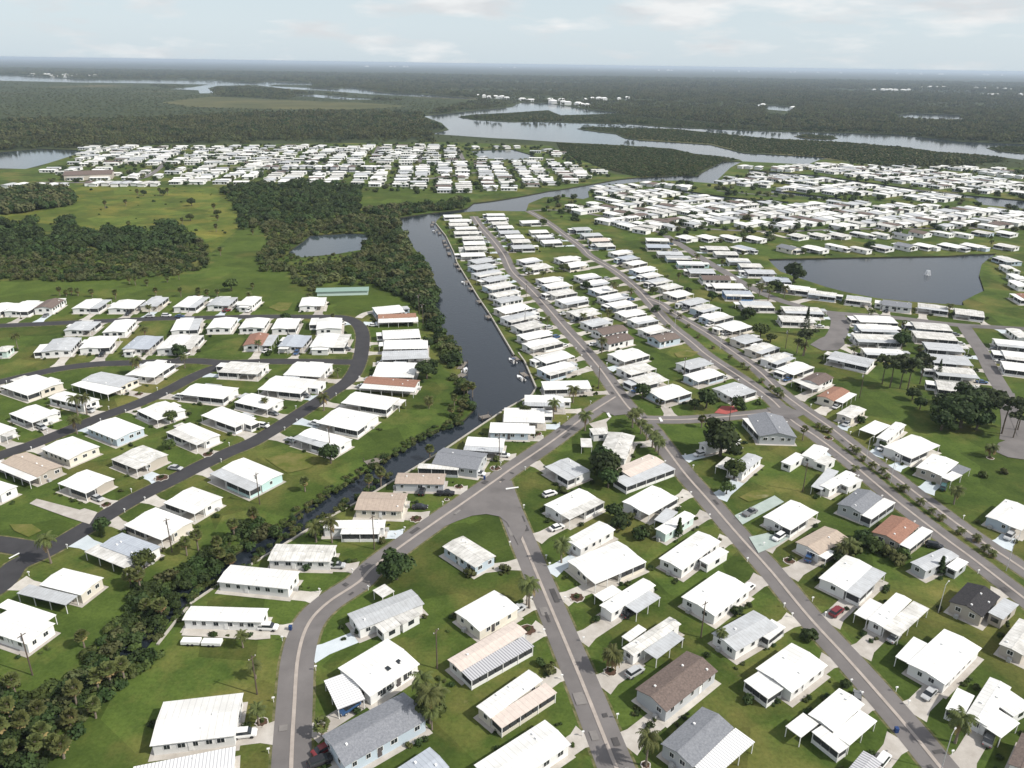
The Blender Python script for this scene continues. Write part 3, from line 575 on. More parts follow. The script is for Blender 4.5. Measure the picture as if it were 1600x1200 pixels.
HD = '''
CB|X|W|w|M 582,588 647,590 654,567
CB|Q|R|w|M 95,1058 528,1095 568,1035|C 70,1100 520,1137 530,1097 W
CB|T6|W|w|M 540,115 820,165 890,90
CB|T6|W|w|M 375,240 635,295 770,195
CB|T6|W|w|M 205,340 480,410 620,345
CB|T5|W|q|M 1300,560 1560,665 1780,560
CB|T5|W|w|M 1020,740 1215,812 1395,708
CB|T5|W|c|M 770,880 1010,975 1210,858
CB|T5|L|w|M 620,1010 870,1100 1010,1015|C 530,1050 785,1157 868,1103 V
CB|N1|W|c|M 245,55 505,120 650,10|C 100,110 410,182 490,124 G
CB|N1|W|w|M -130,330 165,425 350,295|C -40,195 285,282 370,240 W
CN|X|W|w|M 848,610 922,606 920,593
CN|X|W|w|M 819,634 882,635 881,618
CN|X|W|w|M 786,659 851,660 851,638
CN|X|W|b|M 764,676 826,677 827,661
CN|T6|W|w|M 1305,408 1545,430 1550,345
CN|T6|S|g|M 1135,492 1400,557 1415,448|P 1012,530 1268,545 1270,515 V
CN|T6|T|g|M 870,620 1180,630 1185,562|+F
CN|T6|T|c|M 615,785 915,797 950,683|+F
CN|T6|W|w|M 422,900 808,900 808,850|P 535,935 775,942 770,902 W
CN|T6|V|w|M 78,1100 470,1115 500,1010|+F
CN|X|W|w|M 342,908 452,922 466,894|+F
CN|X|W|w|M 290,966 412,975 415,953|+F
CN|N1|W|w|M 940,1060 1475,1000 1518,732|+F
CN|N1|Z|w|M 1480,1330 1450,1085 815,1180|+F
IN|T6|V|b|M 1160,1015 1370,1145 1505,1075|+F
IN|N2|G|w|M 1030,170 635,352 592,240|A 745,310 795,365 905,305 V|A 850,250 915,305 1028,240 V|C 735,90 790,140 860,95 V
IN|N2|W|c|M 1228,225 1398,338 1660,200|+F
IN|N2|W|w|M 1045,550 715,735 490,575|C 450,660 500,855 655,765 Z|+SK
IN|N2|P|w|M 1190,522 1280,592 1700,350|P 1280,592 1345,662 1735,440 Y
IN|N2|S|b|M 1055,900 545,1215 430,1005
IN|N2|W|c|M 1370,815 1465,885 1800,650|P 1465,885 1535,955 1880,730 P
IN|N2|L|w|M 870,1205 1085,1072 1215,1195|+F
IN|X|W|w|M 747,1196 852,1120 886,1162|+F
MD|T7|V|w|M 545,440 715,475 760,325|A 500,325 590,305 590,265 V|C 430,340 430,395 500,395 V
MD|T7|G|w|M 207,515 350,605 495,545
MD|T7|P|w|M 650,530 740,585 945,485|P 655,595 715,655 1000,530 G
MD|T7|W|w|M 205,755 360,850 575,735
MD|T7|W|w|M 680,735 855,815 1050,710
MD|T7|W|n|M 890,905 962,940 1150,825|C 880,850 960,872 1045,800 G
MD|T7|W|w|M 320,975 430,1030 655,910
MD|X|W|c|M 896,878 929,918 1000,876
MD|T7|W|w|M 915,1090 1065,1165 1310,985|A 1170,1100 1225,1132 1355,1050 W
MD|N3|W|w|M 550,183 625,238 895,58|C 518,120 570,165 680,95 W|C 705,182 780,237 925,135 G
MD|N3|W|w|M 1040,130 1265,240 1515,78|+F
MD|N3|V|w|M 690,450 760,505 1055,300|C 683,380 735,412 842,335 W|C 825,467 905,522 1075,390 G
MD|N3|G|w|M 1225,355 1400,455 1688,320|P 1530,350 1610,410 1700,320 W
MD|N3|B|g|M 770,712 965,858 1285,600
MD|X|W|w|M 1178,1044 1237,1081 1296,1040|P 1161,1064 1200,1092 1226,1076 W
MD|N3|S|g|M 920,1055 1190,828 1395,955|C 1125,1185 1395,955 1515,1045 Z
MD|N4|W|w|M 265,865 415,985 590,800|C 105,940 205,1010 320,925 W|P 275,975 445,1112 505,1066 W|C 415,987 512,1070 670,905 W
MD|N4|Y|w|M 480,1225 598,1095 720,1165
BL|T7|W|w|M 1150,365 1215,392 1450,350
BL|T7|G|w|M 1340,530 1440,557 1575,460|C 1270,515 1350,542 1420,480 V
BL|X|S|g|M 1184,684 1241,683 1225,650|P 1165,656 1184,684 1200,680 W
BL|T8|W|w|M 205,445 300,477 380,405|A 82,487 145,512 235,450 W|A 295,482 365,517 415,470 V
BL|T8|W|w|M -30,830 145,915 315,800
BL|T8|W|w|M 330,635 390,667 545,565|C 255,642 330,655 455,545 G|A 460,622 505,652 580,600 W
BL|T8|T|w|M 135,985 310,1042 540,965|C 245,1037 365,1102 430,1045 W
BL|T8|S|g|M 432,755 590,820 715,715|P 590,822 650,860 780,745 W
BL|N4|W|w|M 305,12 572,130 750,-20
BL|T8|R|t|M 648,925 825,1000 945,885|P 825,1002 890,1037 1025,920 W
BL|T8|G|g|M 895,1115 990,1175 1190,1075|A 1110,1140 1180,1172 1255,1115 W
BL|N4|W|w|M 620,270 722,322 900,150|C 533,235 620,275 725,180 W|C 722,325 822,382 1005,205 V
BL|N4|K|t|M 1130,165 1340,265 1450,135|A 1385,235 1472,287 1555,185 G
BL|N4|W|w|M 880,545 1115,690 1325,450|C 790,505 885,550 1005,425 W
BL|N4|V|t|M 1445,425 1600,500 1720,330
BL|N4|W|w|M 1235,870 1375,945 1520,695|P 1100,830 1215,878 1300,750 W|C 1345,925 1465,1032 1545,915 W|A 1440,790 1545,905 1605,800 W
BL|N4|B|w|M 1475,1180 1640,1240 1760,1060
BR|G|B|w|M 1075,1035 1225,1085 1345,1018|C 1035,1045 1175,1130 1237,1088 V
BR|T8|R|c|M 290,75 405,102 525,45|C 405,102 470,122 555,65 W
BR|T8|V|c|M 415,185 520,212 628,160|+F
BR|T8|W|w|M 675,335 745,357 865,255|C 575,285 670,322 760,260 W
BR|T8|W|w|M 745,395 905,477 1050,380
BR|T8|W|t|M 930,520 1095,582 1185,490|C 1092,584 1150,614 1205,570 W|C 1150,540 1215,577 1248,530 S
BR|T8|W|b|M 1365,828 1590,920 1700,800
BR|I|V|w|M 880,1110 1260,1160 1230,1080
RA|A|W|c|M -60,450 10,478 70,405
RA|A|W|w|M 68,455 240,470 345,385
RA|A|B|w|M 290,440 440,442 528,370
RA|A|W|w|M 638,430 830,445 890,370
RA|A|W|w|M 915,435 1130,442 1192,370
RA|A|G|c|M 1180,415 1315,422 1390,345
RA|A|W|w|M 1470,420 1640,435 1720,345
RA|B|G|w|M 135,410 315,417 368,345
RA|B|W|w|M 362,412 500,412 590,340
RA|B|W|w|M 900,417 1110,417 1112,345
RB|A|G|w|M 500,628 735,612 868,538
RB|A|W|w|M 845,640 1040,632 1145,530|+F
RB|A|W|w|M 1415,627 1645,612 1695,515
RB|B|W|w|M 113,607 320,602 385,515|+F
RB|B|W|w|M 393,602 600,602 645,520|+F
RB|B|W|w|M 665,607 870,607 903,520
RB|B|W|w|M 1045,610 1258,608 1240,520|P 990,572 1050,577 1045,520 W
RC|A|V|n|M -40,800 60,802 105,752
RC|A|G|w|M 355,797 600,792 665,685|P 283,805 360,802 405,735 W
RC|A|W|w|M 685,765 930,767 968,672
RC|A|L|w|M 1020,775 1245,777 1355,668
RC|A|W|w|M 1310,775 1600,777 1690,660
RC|B|R|w|M 430,745 590,747 635,650|C 590,747 670,752 710,660 G
RC|B|L|w|M 727,750 930,762 985,665
RC|B|W|w|M 995,755 1280,767 1312,655
RD|A|W|c|M 5,1085 225,1165 525,1058
RD|A|G|c|M 740,1025 1000,1110 1100,1030|C 625,1070 895,1167 992,1110 W
RD|A|W|w|M 1060,990 1290,1017 1440,900
RD|B|V|w|M 218,965 545,987 640,895
RD|B|W|w|M 770,985 1075,1012 1165,900
RD|B|W|w|M 545,1110 905,1147 1045,1030
RE|T5|W|w|M -150,290 -10,312 130,275
RE|T5|W|w|M 38,185 205,235 385,180
RE|T5|W|w|M 302,85 520,140 620,95
RE|T5|W|c|M 245,405 430,470 635,390|+F
RE|T5|W|w|M 845,165 985,222 1172,162
RE|T5|W|w|M 1120,62 1395,95 1490,25
RE|T5|T|t|M 0,490 235,580 400,512|C -60,500 180,617 235,582 W
RF|T5|W|w|M -150,650 0,692 118,638
RF|T5|W|b|M 535,275 725,347 910,275|+F
RF|T5|W|t|M 355,620 535,682 720,592
RF|T5|V|t|M 680,470 855,527 1065,440
RF|T5|W|w|M 1025,300 1230,377 1390,318
RF|T5|W|w|M 1245,195 1470,267 1610,212
RF|X|W|w|M 373,627 418,642 437,626
CU|Q|W|b|M 208,490 440,465 395,405
CU|Q|R|w|M 220,520 540,510 528,475|C 225,555 560,550 542,510 W
CU|Q|W|w|M 255,695 570,677 560,605
CU|Q|W|w|M 262,775 635,770 630,695
CU|Q|G|w|M 248,865 640,850 632,780
'''
cnt = {}
CARSPOT = []
for ln in HD.strip().split('\n'):
    p = ln.split('|'); row, t, roof, wall = p[:4]; ze = 2.85
    def conv(s, z): return [un(tp(t, q), z) for q in pts(s)]
    P = conv(p[4][2:], ze); cen, ang, L, W = rect3(P)
    ex = []; fl = ''
    if p[-1][0] == '+': fl = p.pop()
    for e in p[5:]:
        bits = e.split(); ex.append((bits[0], [un(tp(t, q), 2.6) for q in pts(' '.join(bits[1:4]))], bits[4]))
    i = cnt[row] = cnt.get(row, -1) + 1
    phrase = ordn(i) + ' home ' + SHORT[row]
    wn = {'w': '', 'c': 'cream ', 'g': 'grey-walled ', 't': 'tan-walled ', 'b': 'pale blue ', 'n': 'pale green ', 'q': 'teal-walled '}[wall]
    label = f"{RN[roof]} roofed {wn}home, {ordn(i)} {ROWP[row]}"
    if len(label.split()) > 16: label = f"{RN[roof]} roofed home, {ordn(i)} {ROWP[row]}"
    if len(label.split()) > 16: label = label.replace('in the block ', '').replace('in the row ', '')
    if len(label.split()) > 16: print('LONG', label)
    house(cen, ang, L, W, roof, wall, label, phrase, ex, ze, full='F' in fl, screens='S' in fl, lights=2 if 'K' in fl else 0, vary=(not ex and not fl and cen.length > 240), group='homes '+ROWP[row].split(',')[0])
    print(row, i, 'L%.1f W%.1f' % (L, W), 'dist %.0f' % cen.length)
    k = driveway(cen, ang, L, W)
    if k: CARSPOT.append(k)

ROWC = [  # (phrase, length, centres on the roof in photo pixels)
 ('in the canal-side row with docks, from the basin', 19, '874,574 864,557 851,535 838,522 825,508 815,494G 803,481 795,467G 788,458 779,446 772,435G 764,426 754,416G 750,407G 741,397 743,387 741,379 737,371V 728,363 726,356 718,350V 716,344 707,337'),
 ('facing the canal-side row across the street, from junction', 16, '1048,611 1016,591 997,574 980,554 963,529B 950,516B 931,503G 911,488V 892,469 879,456 871,445 860,436 840,416 829,406 818,385 812,376 803,369 797,362 789,354 783,348 775,341 773,335'),
 ('left of the upper boulevard, from the junction', 16, '1146,609 1103,584 1086,567G 1038,527B 1023,514 1006,499 988,488 970,475 957,464 942,452 932,441 920,431 896,413 885,404 859,377 852,369 844,361 827,346'),
 ('right of the upper boulevard, from the pines', 16, '1243,574 1214,560V 1189,544 1166,529G 1144,509 1119,494 1101,481 1086,470 1061,458 1047,447 1031,438 1018,429 1007,420 992,410 982,402L 969,394 944,382 933,374P 926,366G 911,357G'),
 ('on the left of the lake road, from the lake end', 18, '1183,475G 1156,458Lu 1135,446 1118,434B 1098,423 1081,411q 1060,402 1044,395 1029,384L 1026,374'),
 ('on the lake-side of the lake road, from the top', 18, '1120,387 1133,395 1151,406V 1174,414 1190,424 1213,436L'),
 ('between the lake and its road, from left', 15, '1241,449 1282,458V 1345,467 1401,475S 1454,479 1516,488V'),
 ('stacked left of the turning circle, from the top', 20, '1251,484 1246,498'),
 ('in the stack opposite the turning circle, from the top', 20, '1369,498 1369,512 1369,528 1376,549 1328,560'),
 ('in the stack beside the far right street, from the top', 20, '1454,509b 1463,524 1470,541Gg 1484,561G 1488,580V'),
 ('beyond the far right street, from the top', 18, '1574,405V 1579,419 1589,432 1594,444 1600,464R 1592,520V 1588,537 1594,556 1604,574'),
 ('on the far bank above the lake, from left', 16, '1161,387L 1234,387S 1274,387 1305,383 1347,388 1379,385G 1414,383S 1447,383 1487,383 1522,383 1571,383'),
 ('in the second line above the lake, from left', 15, '1073,370 1107,370 1143,370 1178,371 1246,367 1279,366V 1311,366 1345,364 1377,365 1411,367S 1438,363B 1475,363 1507,365 1534,362 1573,363'),
]
def colspec(q):
    num = q.rstrip('WVGSKBRTPLbuqgt'); suf = q[len(num):]
    x, y = (float(v) for v in num.split(','))
    rf = next((c for c in suf if c.isupper()), 'W'); wl = next((c for c in suf if c.islower()), None)
    return x, y, rf, wl
SH2 = ['of the dock row', 'facing the dock row', 'left of upper boulevard', 'right of upper boulevard', 'left of lake road', 'right of lake road', 'on the near lake shore', 'left of the turning circle', 'right of the turning circle', 'left of far right street', 'beyond far right street', 'on the far lake shore', 'behind the far lake shore']
for ph, L0, s in ROWC:
    L = L0
    cs = [colspec(q) for q in s.split()]; P = [un((x, y), 3.0) for x, y, _, _ in cs]
    for i, (x, y, rf, wl) in enumerate(cs):
        p = P[i]; r = nearest_road(p)
        axis = Vector((-r[3].y, r[3].x)); ang = math.atan2(axis.y, axis.x)
        deg = {0: 37 if y > 405 else 11, 1: 34 if y > 400 else 11, 2: 33 if y > 398 else 12, 3: 37 if y > 392 else 14, 4: 0, 5: -2, 6: 70}.get(ROWC.index((ph, L0, s)))
        if deg is not None: ang = rad(deg + R.uniform(-2, 2))
        if ROWC.index((ph, L0, s)) == 6: ang = rad(-25); L = 16
        if 'stack' in ph: ang = rad(-4 if 'turning' in ph else -12)
        if x == 1328: ang = rad(-38)
        if 'above the lake' in ph: ang = rad(-58)
        ax = Vector((math.cos(ang), math.sin(ang))); pr = Vector((-ax.y, ax.x))
        ds = [abs((q-p).dot(pr)) for j, q in enumerate(P) if j != i and (q-p).length < 40]
        sp = min([d for d in ds if d > 3] or [12.5]); W = max(7.0, min(12.5, sp*.84))
        if ROWC.index((ph, L0, s)) == 6: W = 12.0
        wl = wl or R.choice('wwwwwwcb')
        if rf == 'W' and R.random() < .4: rf = R.choice('VVG')
        p = p + ax*R.uniform(-1.2, 1.2)
        if len((RN[rf]+' roofed home, x '+ph).split()) > 16: print('LONG', RN[rf], ph)
        house(p, ang, L*R.uniform(.78, 1.0), W*R.uniform(.88, 1.0), rf, wl, f"{RN[rf]} roofed home, {ordn(i)} {ph}", f"{ordn(i)} home {SH2[ROWC.index((ph, L0, s))]}", side=None, vary=True, group='homes '+ph.split(',')[0])
        k = driveway(p, ang, L, W)
        if k: CARSPOT.append(k)
print('homes', len(HOUSES))

# the hundreds of homes beyond: one mass
FAR = '''419,229 410,255 7|455,229 445,255 7|492,229 485,255 7|532,229 522,255 7|562,229 556,255 7|605,229 600,255 7|635,229 633,255 7|676,229 678,255 7|705,229 708,250 6|395,229 372,256 6|360,229 335,256 6|322,229 300,256 6|400,259 610,260 16|1530,328 1600,332 5|735,229 830,228 6|850,232 880,238 3|1530,268 1600,275 5|10,287 100,288 6|130,285 250,285 8
930,293 1000,288 4|1000,284 1080,291 6|1285,256 1370,262 7|1155,258 1240,265 7'''
BLOCK = [('1062,306 1165,316 1330,319 1500,326 1640,334 1640,358 1330,358 1062,356', -58, 11.2, 17.5, .08), ('885,328 930,318 1062,316 1062,360 960,358 930,345', -52, 12.5, 20, .14), ('930,297 1060,300 1062,312 925,314', -50, 12.5, 18, .15),
 ('1060,284 1130,288 1200,296 1320,306 1330,300 1200,286 1120,276 1062,282', -58, 11.5, 18, .12), ('1235,300 1330,304 1500,322 1500,312 1330,292 1240,292', -58, 12, 19, .12), ('1172,272 1280,280 1330,287 1400,297 1500,306 1500,311 1330,298 1172,282', -58, 11.5, 18, .12),
 ('1180,262 1280,270 1400,286 1500,300 1620,312 1640,296 1560,280 1400,262 1290,258', -58, 12, 19, .1), ('1400,260 1640,284 1640,268 1500,262', -55, 13, 20, .4), ('268,266 400,258 640,262 700,256 860,252 950,270 900,286 800,298 690,303 640,292 400,288 266,288', 5, 13.5, 20, .1), ('112,258 190,232 300,230 262,258 120,260', 12, 14, 20, .12), ('120,256 130,230 705,228 712,252 400,257', 3, 14, 21, .3), ('940,350 1060,357 1062,366 1000,366', -40, 13, 19, .1), ('745,252 860,250 880,240 840,236 730,252', 0, 15, 22, .2), ('60,262 115,262 250,270 250,282 60,284', 8, 17, 24, .45)]
fr, fwl = MB(), MB(); fr2 = MB(); fr3 = MB(); fr4 = MB(); fwin_shade = MB()
JOBS = []
for blk, dg, sw, sl_, dropp in BLOCK:
    q_ = [(p.x, p.y) for p in (un(v) for v in pts(blk))]; a_ = rad(dg); ux, uy = math.cos(a_), math.sin(a_); cx_ = sum(p[0] for p in q_)/len(q_); cy_ = sum(p[1] for p in q_)/len(q_)
    nrm = 0
    for iu in range(-45, 46):
        for iv in range(-60, 61):
            gu = iu*sl_ + 6.5*(iu//2) + R.uniform(-1.5, 1.5); gvv = iv*sw + R.uniform(-1.2, 1.2); c_ = (cx_+gu*ux-gvv*uy, cy_+gu*uy+gvv*ux)
            if not inpoly(c_, q_) or R.random() < dropp: continue
            if any(waterat((c_[0]+e*9, c_[1]+f*9)) for e, f in ((0,0),(1,0),(-1,0),(0,1),(0,-1))): continue
            if any((h[0]-Vector(c_)).length < 15 for h in HOUSES) or any((Vector(c_)-h[0]).length < 9 for h in JOBS): continue
            JOBS.append((Vector(c_), a_+R.uniform(-.12, .12)+(math.pi/2 if R.random() < .1 else 0), min(sl_-3, R.uniform(11, 19)), min(sw-2.2, R.uniform(7.5, 11))))
for seg in FAR.replace('\n', '|').split('|'):
    b = seg.split(); a0 = [float(v) for v in b[0].split(',')]; a1 = [float(v) for v in b[1].split(',')]; n = int(b[2])
    w0, w1 = un(a0, 3), un(a1, 3); dr = (w1-w0).normalized(); base = math.atan2(dr.y, dr.x)
    for i in range(n):
        t = (i+.5)/n; px = (a0[0]+(a1[0]-a0[0])*t, a0[1]+(a1[1]-a0[1])*t); p = un(px, 3) + Vector((R.uniform(-2, 2), R.uniform(-3, 3)))
        if waterat((p.x, p.y)): continue
        if R.random() < .1: continue
        sp = (w1-w0).length/n
        ang = base + math.pi/2 + R.uniform(-.15, .15); JOBS.append((p, ang, R.uniform(13, 20), min(R.uniform(7.5, 10.5), max(6.5, sp*.85))))
print('far homes', len(JOBS))
if 1:
    for p, ang, L, W in JOBS:
        ca, sa = math.cos(ang), math.sin(ang); ze = R.uniform(2.8, 3.2); rs = R.uniform(.3, .6)
        u_ = R.random(); tgt = fr2 if u_ < .27 else fr3 if u_ < .34 else fr4 if u_ < .52 else fr
        for src, dst in ((gable(L, W, ze, rs, .2), tgt), (MB().box(-L/2+.3, L/2-.3, -W/2+.4, W/2-1.2 if R.random() < .5 else W/2-.4, 0, ze-.1), fwl)):
            q = len(dst.v); dst.v += [(p.x+x*ca-y*sa, p.y+x*sa+y*ca, z) for x, y, z in src.v]; dst.f += [tuple(q+k for k in f) for f in src.f]
        for k in range(5):
            x = -L/2+L*(k+.5)/5
            for yy in (-W/2+.38, W/2-.38):
                if R.random() < .35: continue
                src = MB().box(x-1.0, x+1.0, yy-.06, yy+.06, .7, 2.35); q = len(fwin_shade.v); fwin_shade.v += [(p.x+u*ca-v*sa, p.y+u*sa+v*ca, z) for u, v, z in src.v]; fwin_shade.f += [tuple(q+k2 for k2 in f) for f in src.f]  # windows drawn oversize; the dark glass also stands for shaded walls and carports
fo = bpy.data.objects.new('far_estates', None); C.objects.link(fo); struct(fo, 'stuff'); tag(fo, 'mass of several hundred small white roofed homes in far estates', 'far homes')
for nm, b, mm in (('far_roofs', fr, ROOF['W']), ('far_grey_roofs', fr2, ROOF['G']), ('far_brown_roofs', fr3, ROOF['B']), ('far_aged_roofs', fr4, ROOF['V']), ('far_walls', fwl, WALL['w']), ('far_windows_and_shade', fwin_shade, M_glass)):
    o = link(nm, b.me(nm, mm), fo); struct(o, 'stuff')
def bigbuilding(t, s, roof, wall, ze, label, name='clubhouse'):
    cen, ang, L, W = rect3([un(tp(t, p), ze) for p in pts(s)])
    root = bpy.data.objects.new(name, None); C.objects.link(root); root.location = (cen.x, cen.y, 0); root.rotation_euler = (0, 0, ang); tag(root, label, 'building')
    link('wall', MB().box(-L/2+.4, L/2-.4, -W/2+.4, W/2-.4, 0, ze-.1).me('wall', wall), root)
    link('roof', gable(L, W, ze, W*.1, .2).me('roof', roof), root)
    for i in range(int(L/5)): link('window', bigpane, root, (-L/2+3+i*5, -W/2+.38, ze*.5))
    return root
bigbuilding('X', '100,274 176,272 177,267', ROOF['B'], WALL['t'], 5.5, 'large brown-roofed clubhouse among the far white homes')
bigbuilding('X', '494,456 576,454 576,448', mat('teal_roof', (.22, .32, .275), .6, .3), WALL['n'], 2.6, 'long low teal-green shed below the pond', 'boat_shed')

# ------------------------------------------------------------------ vehicles
def car_mesh(kind):
    # cross-sections along x: (x, half width, sill z, belt z, roof z or None)
    if kind == 'pickup': prof = [(-2.7,.88,.45,.95),(-2.6,.93,.4,1.05),(-.7,.94,.38,1.08),(1.5,.94,.38,1.1),(2.5,.9,.4,.98),(2.75,.82,.45,.85)]; cab = (-.75, .1, 1.0, 1.55, 1.75)
    elif kind == 'suv': prof = [(-2.3,.85,.45,1.0),(-2.2,.9,.38,1.08),(0,.92,.36,1.08),(1.2,.92,.36,1.06),(2.1,.88,.4,.95),(2.3,.78,.45,.8)]; cab = (-2.1, -1.8, .7, 1.35, 1.68)
    else: prof = [(-2.3,.8,.42,.82),(-2.15,.87,.33,.92),(0,.9,.3,.93),(1.1,.9,.3,.92),(2.1,.86,.34,.78),(2.35,.76,.42,.65)]; cab = (-1.7, -1.0, .5, 1.3, 1.42)
    mb = MB(); n = len(prof)
    for x, hw, z0, z1 in prof: mb.v += [(x,-hw*.95,z0),(x,-hw,(z0+z1)/2),(x,-hw*.93,z1),(x,hw*.93,z1),(x,hw,(z0+z1)/2),(x,hw*.95,z0)]
    for i in range(n-1):
        for k in range(5): mb.f.append((6*i+k, 6*i+k+1, 6*i+7+k, 6*i+6+k))
    mb.f += [tuple(range(5, -1, -1)), tuple(6*(n-1)+k for k in range(6))]
    x0, x1, x2, x3, zt = cab; zb = prof[2][3]-.02
    roof = MB().box(x1-.02, x2+.02, -.68, .68, zt-.03, zt+.03)
    gl = MB(); gl.v = [(x0,-.84,zb),(x3,-.84,zb),(x3,.84,zb),(x0,.84,zb),(x1,-.66,zt-.03),(x2,-.66,zt-.03),(x2,.66,zt-.03),(x1,.66,zt-.03)]
    gl.f = [(0,1,5,4),(1,2,6,5),(2,3,7,6),(3,0,4,7),(4,5,6,7)]
    return mb, roof, gl
whl = MB(); whl.tube([(0,-.12,0),(0,.12,0)], [.34,.34], 14); whl.f.append(tuple(range(13, -1, -1))); wheel_me = whl.me('wheel', M_tyre)
rim_me = MB().tube([(0,-.135,0),(0,.135,0)], [.2,.2], 10).me('rim', M_metal)
hl_me = MB().box(-.05,.05,-.16,.16,-.07,.07).me('headlight', mat('lamp_lens', (.8,.8,.78), .15, .6)); tl_me = MB().box(-.05,.05,-.12,.12,-.08,.08).me('tail_light', mat('tail_lens', (.35,.02,.02), .3, .5))
CARM = {}
PAINT = {'white': (.75,.75,.75), 'black': (.015,.015,.018), 'red': (.17,.02,.025), 'silver': (.45,.46,.47), 'blue': (.04,.09,.2), 'dark green': (.03,.09,.09), 'grey': (.16,.165,.17)}
CARS = []
def car(p, ang, kind, colour, label):
    CARS.append(p)
    key = (kind, colour)
    if key not in CARM:
        pm = mat('car_paint_'+colour.replace(' ', '_'), PAINT[colour], .22, .6); a, b, c = car_mesh(kind); CARM[key] = (a.me('body', pm), b.me('roof', pm), c.me('glazing', M_glass))
    root = bpy.data.objects.new('pickup_truck' if kind == 'pickup' else 'parked_car', None); C.objects.link(root); root.location = (p.x, p.y, .06); root.rotation_euler = (0, 0, ang)
    tag(root, label, 'pickup' if kind == 'pickup' else 'car', 'vehicles parked at the homes')
    link('body', CARM[key][0], root); rf = link('roof', CARM[key][1], root); link('glazing', CARM[key][2], rf)
    for x in (-1.45, 1.42):
        for y in (-.8, .8): wv = link('wheel', wheel_me, root, (x, y, .34)); link('rim', rim_me, wv)
    for y in (-.6, .6): link('headlight', hl_me, root, (2.3 if kind != 'pickup' else 2.7, y, .68)); link('tail_light', tl_me, root, (-2.3 if kind != 'pickup' else -2.68, y, .75))
for x, y, a, k, c, l in ((992,1050,38,'suv','silver','silver hatchback parked outside the home beside the big date palm'), (1307,956,40,'suv','red','dark red car on a driveway beside the lower street'),
    (1339,1091,66,'car','grey','dark grey car on the driveway at the street edge by white home'), (859,772,30,'suv','white','white car on the pale driveway at the tip of the block'),
    (870,824,32,'car','white','white sedan in front of the second carport on the left street'), (1172,801,38,'pickup','grey','dark pickup on the green driveway off the lower street'),
    (696,771,0,'pickup','black','black pickup outside the tan home by the creek'), (656,792,2,'car','black','black sedan on the white driveway between two tan homes'),
    (660,768,85,'suv','black','black car tucked beside the shed of the tan creek home'), (274,731,-14,'car','silver','silver sedan on the driveway above the black road'),
    (411,665,-18,'suv','white','white car on a driveway left of the black road bend'), (1474,761,55,'suv','dark green','dark green car on the driveway right of the boulevard'),
    (1264,871,60,'suv','blue','blue car under the carport of the tan roofed home'), (1460,853,-20,'suv','black','black van behind the red-brown roofed home'),
    (1307,635,45,'car','white','white car under the carport of the red-brown home by boulevard'), (500,1190,30,'suv','black','black car at the bottom edge beside the palm'),
    (506,1170,40,'car','red','red car behind the black one by the palm'), (234,494,2,'car','silver','silver car on the top black street, left of three'), (260,493,2,'suv','white','white van on the top black street, middle of three'),
    (281,494,2,'car','blue','blue car on the top black street, right of three'), (289,554,60,'suv','white','white van on a driveway in the third row'), (354,485,50,'car','red','red car under a carport in the back row'),
    (416,548,60,'car','white','white car beside the red-brown roofed home in third row'), (583,508,5,'car','white','white car outside the bend by the canal homes'), (881,490,20,'car','white','white car by the two-tone home across the canal-side street'),
    (927,538,18,'car','white','white car by the brown roofed homes across canal-side street'), (1134,521,25,'car','white','white car under a roof right of the upper boulevard'), (1455,1040,48,'car','grey','grey car under the open carport, upper of two wide white roofs'),
    (1397,996,42,'car','silver','silver car under the carport edge by the lower street'), (1545,1155,50,'car','grey','grey car under the lowest right carport'), (985,958,38,'car','black','black car under the grey carport of the middle block')):
    car(un((x, y), .6), rad(a), k, c, l)
pick = R.Random(3) if hasattr(R, 'Random') else random.Random(3)
for i, (p, a) in enumerate(CARSPOT):
    d = p.length
    if any((p-q_).length < 9 for q_ in CARS): continue
    if d < 800 and pick.random() < .42:
        hh = min(HOUSES, key=lambda h: (h[0]-p).length); col = pick.choice(['white','silver','grey','black','silver','blue','white'])
        car(p, a, pick.choice(['car', 'suv', 'suv']), col, f"{col} car on the driveway of {hh[2]}")

# ------------------------------------------------------------------ vegetation prototypes
def rv(): 
    while True:
        v = Vector((R.uniform(-1,1), R.uniform(-1,1), R.uniform(-1,1)))
        if .05 < v.length < 1: return v
def leafcloud(lobes, n, size, flat=.8):
    mb = MB(); tot = sum(l[3]**2 for l in lobes)
    for cx, cy, cz, r in lobes:
        for _ in range(int(n*r*r/tot)):
            d = rv().normalized(); rr = r*R.uniform(.62, 1.05)*(1+.12*math.sin(7*d.x+5*d.y+cx)); c = Vector((cx, cy, cz)) + Vector((d.x, d.y, d.z*flat))*rr
            if c.z < .15: continue
            nrm = (d + rv()*.75 + Vector((0,0,.3))).normalized(); u = nrm.orthogonal().normalized(); u = u*math.cos(1) + nrm.cross(u)*R.uniform(-1,1); u.normalize(); v = nrm.cross(u); s = size*R.uniform(.6, 1.35)
            mb.poly([tuple(c-u*s-v*s*.35), tuple(c+v*-.8*s), tuple(c+u*s-v*.2*s), tuple(c+u*.5*s+v*.8*s), tuple(c-u*.6*s+v*.7*s)])
    return mb
